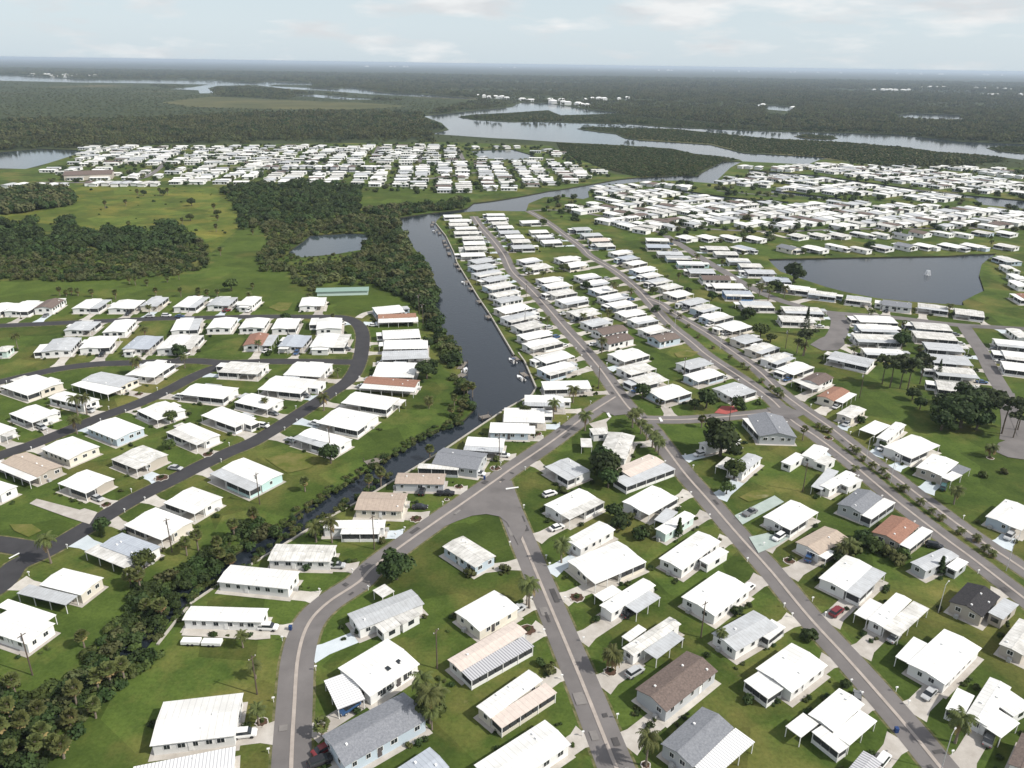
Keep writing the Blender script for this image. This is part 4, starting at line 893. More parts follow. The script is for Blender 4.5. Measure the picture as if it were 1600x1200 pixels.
def broad(n, h, r, size, m, k=9, low=.35, spread=.75):
    lobes = [(0, 0, h*.68, r*.62)]
    for i in range(k):
        a = i*2.4+R.uniform(-.3,.3); q = r*R.uniform(.45, spread); lobes.append((math.cos(a)*q, math.sin(a)*q, h*R.uniform(low, .8), r*R.uniform(.3, .5)))
    cr = leafcloud(lobes, n, size).me('crown', m)
    tb = MB().tube([(0,0,-.2),(.1,.05,h*.25),(0,.1,h*.55),(.1,0,h*.8)], [.06*r+.12, .05*r+.08, .04*r+.04, .03], 7)
    for l in lobes[1:6]: tb.tube([(0,.05,h*.35), (l[0]*.6, l[1]*.6, l[2]*.8), (l[0], l[1], l[2])], [.03*r+.03, .02*r+.02, .02], 5)
    return cr, tb.me('trunk', M_trunk)
def fan_palm(h, n=34, dead=12):
    """sabal palm: round head of fan leaves over a skirt of dead brown ones"""
    g, d = MB(), MB()
    for i in range(n+dead):
        dd = i >= n; t = i/n if not dead or not dd else 1
        elv = R.uniform(-.35, 1.3) if not dd else R.uniform(-1.25, -.5); az = R.uniform(0, 6.283); stem = R.uniform(.7, 1.0) if not dd else .6; fl = R.uniform(.8, 1.1)
        di = Vector((math.cos(az)*math.cos(elv), math.sin(az)*math.cos(elv), math.sin(elv))); sdv = Vector((-math.sin(az), math.cos(az), 0)); upv = di.cross(sdv)*-1
        o = Vector((0,0,h)); b = o + di*stem; mb = d if dd else g
        tip = []
        for k in range(7):
            a = (k-3)/3*1.25; q = b + (di*math.cos(a) + sdv*math.sin(a))*fl*(1 if k % 2 == 0 else .72) - Vector((0,0,.28*fl*abs(math.sin(a))+.18)); tip.append(tuple(q))
        for k in range(6): mb.poly([tuple(b), tip[k], tip[k+1]])
        mb.poly([tuple(o), tuple(b+sdv*.05), tuple(b-sdv*.05)])
    t = MB().tube([(0,0,-.2),(.08,.03,h*.4),(.03,.1,h*.8),(0,0,h+.1)], [.24,.19,.19,.26], 7)
    return g.me('crown', M_palm), t.me('trunk', M_ptrunk), d.me('dead_fronds', M_palmd) if dead else None
def feather_palm(h, n=20, ln=2.8, dead=0, fat=1.0, mm=None):
    g, d = MB(), MB()
    for i in range(n+dead):
        dd = i >= n; az = i*2.399 + R.uniform(-.2,.2); e0 = R.uniform(.1, 1.35) if not dd else R.uniform(-.9, -.3); mb = d if dd else g
        p = Vector((0,0,h)); e = e0; sdv = Vector((-math.sin(az), math.cos(az), 0)); S = 8; prev = None
        for k in range(S+1):
            di = Vector((math.cos(az)*math.cos(e), math.sin(az)*math.cos(e), math.sin(e))); wd = (.08+.62*math.sin(min(1, k/S+.08)*3.0))*fat
            nl = di.cross(sdv)*-1
            a, b, c = p + sdv*wd - Vector((0,0,wd*.55)), p, p - sdv*wd - Vector((0,0,wd*.55))
            if prev:
                sh = di*.28
                mb.poly([tuple(prev[1]), tuple(b), tuple(b*.45+prev[1]*.55+(a-b)*.95+sh)]); mb.poly([tuple(prev[1]), tuple(b), tuple(b*.45+prev[1]*.55+(c-b)*.95+sh)])
                mb.poly([tuple(prev[1]), tuple(b*.5+prev[1]*.5), tuple(prev[1]+(a-b)*.9+sh*.8)]); mb.poly([tuple(prev[1]), tuple(b*.5+prev[1]*.5), tuple(prev[1]+(c-b)*.9+sh*.8)])
            prev = (a, b, c); p = p + di*(ln/S); e -= (.26 if not dd else .12)
    t = MB().tube([(0,0,-.2),(.1,.05,h*.35),(.12,.1,h*.7),(0,0,h+.1)], [.2*fat+.05,.16*fat,.14*fat,.16*fat], 7)
    return g.me('crown', mm or M_palm), t.me('trunk', M_ptrunk), d.me('dead_fronds', M_palmd) if dead else None
def pine(h, r, n=900):
    lobes = []
    for i in range(11):
        a = i*2.4; q = r*R.uniform(.2, .85); lobes.append((math.cos(a)*q, math.sin(a)*q, h*R.uniform(.62, .97), r*R.uniform(.28, .42)))
    cr = leafcloud(lobes, n, .42, .55).me('crown', M_pine); tb = MB().tube([(0,0,-.2),(.1,0,h*.4),(-.1,.1,h*.7),(0,0,h*.95)], [.28,.22,.16,.06], 7)
    for l in lobes: tb.tube([(0,0,l[2]*.85), (l[0], l[1], l[2])], [.07,.03], 4)
    return cr, tb.me('trunk', M_trunk)
def conifer(h, r, n=700):
    mb = MB()
    for i in range(n):
        t = R.random()**.7; a = R.uniform(0, 6.283); q = r*(1-t)*R.uniform(.55, 1.05)*(1+.2*math.sin(t*40)); c = Vector((math.cos(a)*q, math.sin(a)*q, h*(.08+.92*t)))
        u = Vector((math.cos(a), math.sin(a), -.2)); v = Vector((-math.sin(a), math.cos(a), R.uniform(-.5,.5))); s = .38*R.uniform(.6,1.2)
        mb.poly([tuple(c-u*s), tuple(c-v*s*.6), tuple(c+u*s), tuple(c+v*s*.6)])
    return mb.me('crown', M_leaf), MB().tube([(0,0,-.2),(0,0,h*.5),(0,0,h*.95)], [.2,.12,.03], 6).me('trunk', M_trunk)
PROTO = {'oak': [broad(1500, 8, 4.6, .42, M_leaf) for _ in range(2)], 'tree': [broad(900, 6, 3.2, .36, M_leaf2), broad(900, 6.5, 3.0, .36, M_leaf), broad(900, 5.6, 3.3, .36, M_leaf)],
 'shrub': [broad(420, 2.2, 1.5, .26, M_leaf, 6, .25), broad(420, 2.0, 1.6, .26, M_leaf2, 6, .25), broad(380, 1.8, 1.5, .26, M_olive, 6, .25)],
 'sabal': [fan_palm(3.9, 44, 18), fan_palm(4.9, 44, 16), fan_palm(3.2, 40, 20)], 'queen': [feather_palm(5.5, 24, 3.3, 3, 1.3), feather_palm(6.8, 22, 3.3, 2, 1.25), feather_palm(4.4, 22, 2.9, 0, 1.25)],
 'date': [feather_palm(4.2, 44, 3.1, 14, 1.15)], 'royal': [feather_palm(5.2, 26, 3.0, 0, 1.35)], 'silver': [fan_palm(4.5, 30, 0)], 'small': [feather_palm(1.5, 16, 1.7, 0, .8), feather_palm(1.1, 16, 1.5, 3, .8)], 'pine': [pine(15, 4.2), pine(13, 3.8)], 'cypress': [conifer(6, 1.3)], 'norfolk': [conifer(13, 2.4, 1100)]}
NAMES = {'oak': ('broadleaf_tree', 'large dark round-crowned tree', 'tree'), 'tree': ('broadleaf_tree', 'leafy green tree', 'tree'), 'shrub': ('garden_shrub', 'green shrub', 'shrub'), 'sabal': ('sabal_palm', 'shaggy fan palm', 'palm'),
 'queen': ('feather_palm', 'slender feathery palm', 'palm'), 'date': ('date_palm', 'stout date palm with browning lower fronds', 'palm'), 'royal': ('feather_palm', 'drooping palm in a planted line', 'palm'), 'silver': ('silver_palm', 'silvery fan palm', 'palm'), 'small': ('young_palm', 'low bushy palm', 'palm'), 'pine': ('pine_tree', 'tall open-crowned pine', 'tree'), 'cypress': ('cypress', 'narrow dark conifer', 'tree'), 'norfolk': ('conifer', 'tall pointed layered conifer', 'tree')}
seen = {}
NT = [0]
def plant(kind, px, sc=1.0, where=None, z=0):
    p = un(px) if not isinstance(px, Vector) else px
    if waterat((p.x, p.y)): z = -.5
    if kind in ('shrub', 'tree', 'queen') and where is None and nearest_road(p)[0] < 4.6: return
    pr = R.choice(PROTO[kind]); nm, desc, cat = NAMES[kind]
    root = bpy.data.objects.new(nm, None); C.objects.link(root); root.location = (p.x, p.y, z); s = sc*R.uniform(.9, 1.12); root.scale = (s, s, s*R.uniform(.92, 1.08)); root.rotation_euler = (0, 0, R.uniform(0, 6.28))
    link('crown', pr[0], root); link('trunk', pr[1], root)
    if len(pr) > 2 and pr[2]: link('dead_fronds', pr[2], root)
    if where is None: 
        hh = min(HOUSES, key=lambda h: (h[0]-p).length); where = 'beside the ' + hh[2]
    i = seen[(desc, where)] = seen.get((desc, where), -1)+1
    tag(root, (ordn(i)+' ' if i else '') + desc + ' ' + where, cat, nm.replace('_', ' ') + 's'); NT[0] += 1
def many(kind, s, sc=1.0, where=None):
    for q in s.split():
        b = q.split(','); plant(kind, (float(b[0]), float(b[1])), sc*(float(b[2]) if len(b) > 2 else 1), where)
many('oak', '620,905,.95 1125,712,1.5 667,592,1.0 1240,440,1.55 1500,668,1.6 1480,655,1.4 1525,672,1.3 1470,672,1.1 1510,640,1.3 1540,640,1.2 945,748,1.1')
many('tree', '517,724,1.15 938,730,1.2 950,762,1.1 1147,748,1 1135,772,.8 1103,638,1.25 1003,622,1.1 1085,640,.8 960,812,.95 967,826,.8 1408,545,1.35 1187,528,1.3 1168,498,1.1 1204,535,.9 1211,455,1.3 1112,470,1.0 265,702,.7 268,660,.8 672,1120,1.0 160,832,.8 362,455,1.3 820,650,.7 1437,640,.9 1425,625,1 1030,478,.8 1150,640,.9 1345,660,.5 1000,840,.75 1010,838,.6 226,888,.9 1020,460,.8')
many('shrub', '1003,842,1.3 1358,855,1.6 1370,862,1.6 1345,845,1.4 1385,868,1.5 1330,868,1.5 1310,880,1.3 1300,872,1.2 1400,880,1.4 1410,872,1.3 1290,850,1.2 790,893,1 735,900,1.2 1150,960,1 1168,1098,.9 1485,1018,.8 330,788,1 50,640,1 195,835,.8 420,555,1 720,880,.8 560,990,.7 905,745,1.1 880,770,1 895,775,1 915,800,.9 985,810,1 1035,700,1 720,720,1 565,840,.9 598,848,.8 1380,700,1 1240,590,1 1300,760,.9 1372,858,1 1535,745,.9 1568,740,.9 1310,1010,.8 1320,1075,.9 1365,1070,.8 1262,1000,1.2 860,1050,1.1 845,1040,.8 855,955,.6 510,880,1 480,890,.9 525,885,1 700,715,.7 775,720,.9 1030,630,1 1060,625,1.1 1160,640,1.2 1185,632,1 1120,628,1')
many('sabal', '132,1012 62,1122 37,1145 87,1178 112,1138 150,1122 120,1102 175,1075 195,1066 155,1080 254,968 220,925 367,842 310,860 292,868 362,884 397,820 477,768 577,766 595,757 710,634 725,618 705,650 730,612 504,1150 25,1085 15,1120 5,1160 70,1165 340,860 345,880 230,958 20,1185 100,1185 180,1060 672,716 1096,668 738,618 60,1180 205,915', 1.0)
many('queen', '136,648 122,650 180,652 121,678 31,702 80,880 506,642 519,848 494,847 906,672 914,673 869,702 879,694 865,655 895,629 877,879 1009,1197 1492,1161,1.15 1490,788 380,1012,.8 827,950 823,945,.8 660,1105 672,1130 685,1110 400,1060,.8 1125,1010,.6 848,438 826,432 800,428 911,505 957,462 1254,556 1245,552 1360,500 1095,650,.6 940,552 1225,465 1200,470 1186,463 1340,690,.9 1322,874 1330,868,.9 1312,876,.9 675,1140,.8 405,1132,.8 415,640,.6 215,585,1 289,575,.8 320,500,.7 528,590,.8 985,470,.9 950,500,.9')
many('royal', '988,668 1001,678 1010,688 1019,699 1029,711 994,662 1024,705', 1.0)
many('date', '956,1048,1.1 1546,714,.9 670,638,.8')
many('silver', '1254,688,1')
many('pine', '1565,678 1583,684,.8 1390,606 1406,607 1418,609 1437,600,.9 1256,556,1.05 1590,672,.8 1378,600,.8')
many('norfolk', '1257,524 1465,590,.7'); many('cypress', '1468,896 1060,838 160,838,.7 1256,520,.6')
# bushy palms along the boulevard median
many('small', '1278,668 1286,674 1295,676 1331,705 1338,710 1335,737 1362,734 1378,741 1406,765 1413,769 1455,803 1470,813 1525,846 1538,862 1550,870 1075,512 1091,528 1114,545 1140,562 1160,574 1168,578 1190,598 1205,608 1062,498 1049,490 1220,622 1437,790 1500,835 1385,748 1348,720', 1.1, 'in the boulevard median')
many('tree', '1024,487,.7 1214,618,.6', 1, 'in the boulevard median')
many('sabal', '94,463 104,463 112,461 122,462 144,464 181,468 244,463 283,464 311,463 324,464 340,464 395,452 212,446 202,443 230,447 262,441 280,437 1060,440', .9, 'standing in the mown field behind the back row')
many('sabal', '202,358 165,326 197,322 340,345 338,362 285,350 345,400 375,305 358,308 335,332 395,367 215,305 250,305 262,304', 1.1, 'standing in the open meadow')
many('tree', '225,306,.9 255,306,.9 300,322,1.1 298,345,1 340,338,.9 380,358,1', 1.1, 'standing in the open meadow')
# scattered garden trees through the farther homes
rr = random.Random(11)
for h in HOUSES:
    if h[0].length > 330 and rr.random() < .36 and NT[0] < 400:
        a = h[3] + rr.choice((0, math.pi)) + rr.uniform(-.5, .5); d = h[4]/2 + rr.uniform(1.5, 4); p = h[0] + Vector((math.cos(a), math.sin(a)))*d
        if not waterat((p.x, p.y)) and nearest_road(p)[0] > 4.2: plant(rr.choice(['queen', 'tree', 'shrub', 'sabal', 'queen', 'shrub']), p, rr.uniform(.7, 1.05))
print('plants', NT[0])

# ------------------------------------------------------------------ masses of woodland, mangrove and bank scrub (instanced on points)
def proto_coll(name, meshes):
    c = bpy.data.collections.new(name)
    for i, me in enumerate(meshes):
        o = bpy.data.objects.new(name+'_%02d' % i, me); c.objects.link(o)
    return c
def scatter(name, P, coll, label):
    me = bpy.data.meshes.new(name); me.from_pydata([(x, y, z) for x, y, z, s, k in P], [], [])
    a = me.attributes.new('sc', 'FLOAT', 'POINT'); a.data.foreach_set('value', [p[3] for p in P])
    a = me.attributes.new('rz', 'FLOAT', 'POINT'); a.data.foreach_set('value', [R.uniform(0, 6.283) for p in P])
    a = me.attributes.new('vi', 'INT', 'POINT'); a.data.foreach_set('value', [p[4] for p in P])
    o = link(name, me); struct(o, 'stuff'); tag(o, label, 'vegetation')
    t = bpy.data.node_groups.new(name, 'GeometryNodeTree'); t.interface.new_socket('Geometry', in_out='INPUT', socket_type='NodeSocketGeometry'); t.interface.new_socket('Geometry', in_out='OUTPUT', socket_type='NodeSocketGeometry')
    gi = t.nodes.new('NodeGroupInput'); go = t.nodes.new('NodeGroupOutput'); ip = t.nodes.new('GeometryNodeInstanceOnPoints'); ci = t.nodes.new('GeometryNodeCollectionInfo')
    ci.inputs['Collection'].default_value = coll; ci.inputs['Separate Children'].default_value = True; ci.inputs['Reset Children'].default_value = True; ip.inputs['Pick Instance'].default_value = True
    def at(n, ty):
        q = t.nodes.new('GeometryNodeInputNamedAttribute'); q.data_type = ty; q.inputs['Name'].default_value = n; return q.outputs['Attribute']
    cx = t.nodes.new('ShaderNodeCombineXYZ'); t.links.new(at('rz', 'FLOAT'), cx.inputs[2])
    t.links.new(gi.outputs[0], ip.inputs['Points']); t.links.new(ci.outputs[0], ip.inputs['Instance']); t.links.new(at('vi', 'INT'), ip.inputs['Instance Index'])
    t.links.new(cx.outputs[0], ip.inputs['Rotation']); t.links.new(at('sc', 'FLOAT'), ip.inputs['Scale']); t.links.new(ip.outputs[0], go.inputs[0])
    md = o.modifiers.new('scatter', 'NODES'); md.node_group = t
    return o
def clump(n, r, h, size, m, k=6): return leafcloud([(R.uniform(-.5,.5)*r, R.uniform(-.5,.5)*r, h*R.uniform(.35,.65), r*R.uniform(.4,.65)) for _ in range(k)], n, size).me('bush', m)
bush = proto_coll('bush_kinds', [clump(260, 2.4, 3.2, .42, M_leaf), clump(260, 2.4, 3.0, .42, M_leaf2), clump(240, 2.2, 2.8, .42, M_olive), clump(260, 2.5, 4.2, .42, M_leaf), clump(260, 2.5, 3.6, .42, M_far)])
P = []
for cen_, r_, ph_, an_, L_, W_ in HOUSES:
    if cen_.length > 620: continue
    ca, sa = math.cos(an_), math.sin(an_)
    for k in range(R.randint(2, 9)):
        t = R.random(); sd2 = R.choice((1, -1))
        lx, ly = ((t-.5)*L_, sd2*(W_/2+1.5)) if R.random() < .6 else (sd2*(L_/2+R.uniform(1, 3.5)), (t-.5)*W_)
        for q in range(R.choice((1, 1, 2, 3))):
            x, y = lx+R.uniform(-1.2, 1.2)*q, ly+R.uniform(-.3, .3)*q; gx, gy = cen_.x+x*ca-y*sa, cen_.y+x*sa+y*ca
            if nearest_road(Vector((gx, gy)))[0] > 4.5 and not waterat((gx, gy)): P.append((gx, gy, -.05, R.uniform(.14, .38), R.choice((0, 1, 1, 2, 3))))
print('planting', len(P))
scatter('garden_planting', P, bush, 'small clipped shrubs and flower beds round the homes')
def stand(n, m, hh):   # a little stand of pines for the far woods
    mb = MB()
    for _ in range(n):
        x, y, h = R.uniform(-9, 9), R.uniform(-9, 9), hh*R.uniform(.6, 1.15)
        c = leafcloud([(x, y, h*.7, R.uniform(1.5, 2.6)), (x+R.uniform(-1,1), y+R.uniform(-1,1), h*.9, R.uniform(1.0, 1.8))], 34, 1.0); b = len(mb.v); mb.v += c.v; mb.f += [tuple(b+i for i in f) for f in c.f]
    return mb.me('wood', m)
wood = proto_coll('wood_kinds', [stand(9, M_far, 9), stand(8, M_far, 10), stand(9, M_pine, 9), stand(8, M_leaf, 8), stand(7, M_olive, 7)])
def fill(poly, step, zr_=(0, 0), kinds=(0, 1, 2, 3, 4), s0=.7, s1=1.3, drop=0.0):
    q = [(p.x, p.y) for p in poly]; xs = [p[0] for p in q]; ys = [p[1] for p in q]; out = []
    y = min(ys)
    while y < max(ys):
        x = min(xs)
        while x < max(xs):
            c = (x+R.uniform(-.5,.5)*step, y+R.uniform(-.5,.5)*step)
            if inpoly(c, q) and R.random() >= drop and not waterat(c):
                k = .42 if any(waterat((c[0], c[1]+e)) == 'pond' for e in (5, 12, 20, 30)) else 1
                out.append((c[0], c[1], -.2, k*R.uniform(s0, s1), R.choice(kinds)))
            x += step
        y += step
    return out
def px(s): return [un(p) for p in pts(s)]
scatter('mangrove_thicket', fill(px('-60,352 55,350 65,372 85,372 90,346 120,346 125,364 170,362 205,364 240,362 255,347 268,347 278,364 305,374 300,392 200,398 120,402 -60,405'), 4.6, kinds=(0, 0, 3, 3, 1), s0=.6, s1=2.1, drop=.24) + fill(px('-60,402 120,399 200,396 300,388 305,374 322,385 327,400 320,420 275,431 200,437 100,440 -60,438'), 3.6, kinds=(1, 1, 2, 4, 0), s0=.5, s1=1.25, drop=.2) + fill(MEAD[0], 9, kinds=(0, 1, 2, 3), s0=.2, s1=.7, drop=.93), bush, 'mangrove thicket filling the left of the meadow, dark above and paler below')
scatter('pond_thicket', fill(px('345,302 362,312 377,350 430,345 480,350 560,335 563,296 500,286 440,286 380,291'), 4.7, kinds=(0, 0, 3, 1), s0=.6, s1=2.0, drop=.26) + fill(px('377,350 410,362 418,380 406,400 409,424 462,429 458,450 490,456 505,446 580,446 605,452 620,430 620,345 560,335 480,350 430,345'), 4.0, kinds=(1, 1, 2, 2, 4, 0), s0=.5, s1=1.5, drop=.2) + fill(px('600,452 640,474 660,484 684,472 672,425 645,398 627,362 618,342 650,333 720,326 735,312 700,318 640,322 570,330 612,345'), 4.0, kinds=(0, 1, 3, 4), s0=.8, s1=1.8, drop=.06), bush, 'scrubby trees crowding round the pond and up the canal bank')
scatter('pine_copse', fill(px('-60,334 25,335 70,327 112,322 112,303 60,296 20,302 -60,316'), 4.5, kinds=(0, 3, 4), s0=1.4, s1=2.6), bush, 'dense dark copse at the left of the meadow')
scatter('canal_bank_trees', fill(px('640,440 668,436 684,470 684,500 694,516 722,548 720,575 698,575 684,545 668,500 650,470'), 3.6, kinds=(0, 1, 3, 4), s0=.8, s1=1.7) + fill(px('700,590 722,594 740,602 735,625 745,645 720,664 690,668 712,645 716,615'), 2.6, kinds=(0, 1, 2), s0=.5, s1=1.0), bush, 'trees and bushes on the left bank of the wide canal')
def along(s, wd, step, s0, s1, kinds, off=0):
    P = smooth([un(p) for p in pts(s)], 10); o = []
    for i in range(len(P)-1):
        d = P[i+1]-P[i]; n = Vector((-d.y, d.x)).normalized()
        for k in range(max(1, int(d.length/step))):
            q = P[i]+d*R.random()+n*(off+R.uniform(-wd, wd)/2); o.append((q.x, q.y, -.4, R.uniform(s0, s1), R.choice(kinds)))
    return o
scatter('creek_bank_scrub', along('0,1195 45,1148 95,1100 140,1055 190,1015 225,985 255,945 300,910 345,890', 6, 2.2, .4, .85, (0, 1, 3)) + along('0,1180 40,1135 90,1085 130,1045 185,1000 215,970 240,930 285,897 330,880 375,855 420,830', 7, .75, .35, .95, (0, 1, 3, 4)) + along('20,1225 65,1180 100,1140 135,1095 165,1070 200,1052 225,1022', 7, .8, .35, .9, (0, 1, 2, 3)) + along('240,1000 265,970 300,935 330,915 380,888 430,850 470,826 520,800 570,770 610,742', 3.0, 1.0, .28, .62, (0, 1, 2)) + along('425,832 470,800 520,764 580,728 640,692 690,668 720,658', 4.5, .5, .25, .55, (1, 1, 0, 2)) + fill(px('-20,1230 -20,1060 60,1075 110,1060 60,1110'), 2.6, kinds=(0, 1, 3), s0=.4, s1=1.0)+ fill(px('150,1010 190,960 215,915 260,900 240,935 205,980 170,1015'), 2.6, kinds=(0, 1, 3), s0=.4, s1=.9) + fill(px('300,880 330,845 400,812 415,830 350,870'), 2.5, kinds=(0, 3, 1), s0=.4, s1=.9), bush, 'thick scrub and undergrowth on both banks of the narrow creek')
# mangrove islands between the river channels
IS = ['905,201 925,198.5 985,201 1050,202 1100,207 1200,217 1282,221 1320,223 1415,231 1465,238 1537,243 1572,248 1560,254 1400,262 1290,247 1200,239.5 1162,238 1112,225 1050,221 1000,218 978,215 962,208', '718,182.5 740,180 800,177 857,173 876,181 920,180 962,178 1010,185 1100,192 1200,200 1440,210 1440,213 1325,206.5 1200,204 1125,201 1050,198 987,193 832,189 800,189.5 740,186', '870,224 975,228.5 1050,234 1085,242 1125,246 1150,250 1125,254 1100,265 1085,276 1000,278 960,268 930,258 880,240', '1244,213 1262,211 1300,213.5 1307,216 1290,217 1262,215.5', '1545,231 1575,229 1640,230 1700,238 1640,242 1600,239 1560,235.5']
P = []
for i, s in enumerate(IS): P += fill(px(s), 3.6 if i in (2, 3) else 5.0, kinds=(0, 1, 3, 4, 2), s0=.45, s1=.95)
scatter('mangrove_islands', P, bush, 'low dark mangrove covering the islands between river channels')
# trees scattered among the far homes
P = []
for s in ('60,285 130,230 700,224 860,229 960,274 900,290 700,305 300,290', '900,290 1100,284 1330,254 1620,268 1700,360 1100,380 960,360 830,330'):
    P += fill(px(s), 9.5, kinds=(0, 0, 1, 3, 3, 4), s0=.4, s1=1.5, drop=.6)
scatter('estate_garden_trees', P, bush, 'garden trees and bushes scattered among the far homes')
# woods from the estates to the horizon
P = []
edges_ = [ESTT] + [[(p.x, p.y) for p in q] for q in MARSH]
SCRUB = [(p.x, p.y) for p in px('-120,127 85,130 225,132 310,148 447,156 600,158 740,158 668,180 560,176 380,180 200,188 -120,190')]
isl = [[(p.x, p.y) for p in px(s)] for s in IS]
d = 700.0
while d < 9000:
    step = 13 if d < 1800 else 16 if d < 3000 else 26 if d < 5000 else 48
    hw = d*.72+60; x = -hw
    while x < hw:
        c = (x+R.uniform(-.5,.5)*step, d+R.uniform(-.5,.5)*step); x += step
        if inpoly(c, ESTT): continue
        if any(inpoly(c, q) for q in isl): continue
        mk = any(inpoly(c, q) for q in edges_[1:])
        if R.random() < .2: continue
        if mk and R.random() < .8: continue
        # clearings follow a broad smooth pattern of the land
        f = math.sin(c[0]*.0031+1.3)+math.sin(c[1]*.0023+c[0]*.0011)+math.sin(c[0]*.0009-c[1]*.0041)
        if f > 1.15 and R.random() < .75: continue
        if any(waterat((c[0]+a, c[1]+b)) for a, b in ((0,0), (9,0), (-9,0), (0,9), (0,-9))): continue
        lowf = .26 if inpoly(c, SCRUB) else 1
        if lowf < 1 and R.random() < .1: continue
        lowf = .2 if any(waterat((c[0]*(1+k/d), c[1]+k)) for k in ((35, 75, 120, 170) if d < 2200 else (60, 140, 230, 330, 430))) else lowf
        P.append((c[0], c[1], -.3, lowf*(step/15)**.5*R.uniform(.75, 1.2)*(.3 if mk else 1), R.choice((0, 1, 2, 3, 4) if f < .2 else (0, 2, 4, 4))))
    d += step
print('woods', len(P))
scatter('pine_forest', P, wood, 'endless dark green woodland stretching from river to horizon')
# pale house clusters far beyond the river
fh = MB()
for s, n in (('30,118 170,121', 16), ('20,119.5 150,122', 10), ('720,150 800,156', 8), ('815,157 925,168', 16), ('860,158 990,156', 8), ('1180,168 1260,172', 8), ('1360,142 1420,143', 10), ('1440,138 1600,142', 14), ('1530,150 1600,151', 7), ('500,104 1000,108', 12), ('1000,110 1600,118.5', 20)):
    a, b = pts(s)
    for i in range(n):
        t = R.random(); p = un((a[0]+(b[0]-a[0])*t, a[1]+(b[1]-a[1])*t)) ; k = 1 + p.length/9000
        if waterat((p.x, p.y)): continue
        L, W, h = R.uniform(9, 20)*k, R.uniform(8, 12)*k, R.uniform(4, 8)*k; fh.box(p.x-L/2, p.x+L/2, p.y-W/2, p.y+W/2, 0, h)
        q = len(fh.v); fh.v += [(p.x-L/2-.5, p.y-W/2-.5, h+.01), (p.x+L/2+.5, p.y-W/2-.5, h+.01), (p.x+L/2+.5, p.y+W/2+.5, h+.01), (p.x-L/2-.5, p.y+W/2+.5, h+.01), (p.x-L/4, p.y, h+2.5*k), (p.x+L/4, p.y, h+2.5*k)]
        fh.f += [tuple(q+i2 for i2 in f) for f in ((0,1,5,4),(1,2,5),(2,3,4,5),(3,0,4))]
o = link('riverside_houses', fh.me('riverside_houses', WALL['w'])); struct(o, 'stuff'); tag(o, 'pale houses dotted along the far river bank and horizon', 'far homes')

# ------------------------------------------------------------------ docks, poles, lamps, fountain
def dock(px_, ang, L, W, label, posts=True):
    p = un(px_, -.2); root = bpy.data.objects.new('dock', None); C.objects.link(root); root.location = (p.x, p.y, 0); root.rotation_euler = (0, 0, ang); tag(root, label, 'dock', 'docks along the canal')
    n = max(4, int(L/.45))
    pk = MB().box(-.19, .19, -W/2, W/2, .02, .09).me('plank', M_wood)
    for i in range(n): link('plank', pk, root, (-L/2+L*(i+.5)/n, 0, .1))
    link('beam', MB().box(-L/2, L/2, -W/2+.1, -W/2+.25, -.1, .1).box(-L/2, L/2, W/2-.25, W/2-.1, -.1, .1).me('beam', M_wood), root)
    pm = MB().tube([(0,0,-1.6),(0,0,1.1)], [.13,.12], 6).me('post', M_pole)
    for sx_ in (-1, 1):
        for sy in (-1, 1): link('post', pm, root, (sx_*(L/2-.1), sy*(W/2+.1), 0))
DK = [(713,414),(718,421),(729,441),(736,452),(749,472),(763,496),(806,561),(819,586),(677,348),(675,352),(682,360),(687,365),(694,377),(696,383),(700,388),(702,397)]
for i, q in enumerate(DK): dock(q, rad(115) if i < 8 else rad(100), 4.5 if i != 15 else 7, 2.2, f"timber dock on the seawall, {ordn(i)} of those along the wide canal" if i < 8 else f"timber dock near the canal bend, {ordn(i-8)} from the bend")
dock((584,722), rad(35), 5.5, 3.4, 'grey timber dock alone on the grassy bank of the narrow creek'); dock((722,572), rad(80), 9, 2.5, 'boat lift dock on the wooded left bank of the basin'); dock((720,588), rad(60), 5, 3, 'pale floating dock under the trees at the basin'); dock((758,652), rad(30), 4, 2.4, 'small dock at the blunt end of the basin')
hullm = MB(); 
hullm.v = [(-2.6,-.95,0),(.8,-.98,0),(2.0,-.6,.05),(2.9,0,.15),(2.0,.6,.05),(.8,.98,0),(-2.6,.95,0),(-2.6,-1.1,.75),(.8,-1.15,.8),(2.2,-.75,.9),(3.3,0,1.0),(2.2,.75,.9),(.8,1.15,.8),(-2.6,1.1,.75)]
hullm.f = [(i_, i_+1, i_+8, i_+7) for i_ in range(6)] + [(6,0,7,13), (6,5,4,3,2,1,0)]; hull_me = hullm.me('hull', M_hull)
deck_me = MB().poly([(.8,-1.13,.79),(2.2,-.73,.89),(3.25,0,.99),(2.2,.73,.89),(.8,1.13,.79)]).box(-1.2,.2,-.25,.25,.3,1.2).me('deck', M_hull); floor_me = MB().box(-2.55,.8,-1.05,1.05,.2,.3).me('cockpit_floor', M_wood); motor_me = MB().box(-3.05,-2.6,-.2,.2,.3,1.25).me('motor', M_screen); top_me = MB().box(-1.6,.3,-.95,.95,2.0,2.08).box(-1.5,-1.44,-.9,-.84,.7,2.0).box(-1.5,-1.44,.84,.9,.7,2.0).box(.15,.21,-.9,-.84,.7,2.0).box(.15,.21,.84,.9,.7,2.0).me('sun_top', mat('boat_canvas', (.06,.08,.13), .8))
for i, (x, y, a) in enumerate(((725,443,118),(801,565,118),(814,592,118),(678,362,105),(726,580,80))):
    p = un((x, y), ZW); o = bpy.data.objects.new('motor_boat', None); C.objects.link(o); o.location = (p.x, p.y, ZW-.25); o.rotation_euler = (0, 0, rad(a)); tag(o, f"small white motor boat moored at a dock, {ordn(i)} {'along the wide canal'}", 'boat', 'boats moored at the docks')
    link('hull', hull_me, o); link('deck', deck_me, o); link('cockpit_floor', floor_me, o); link('motor', motor_me, o)
    if i % 2: link('sun_top', top_me, o)
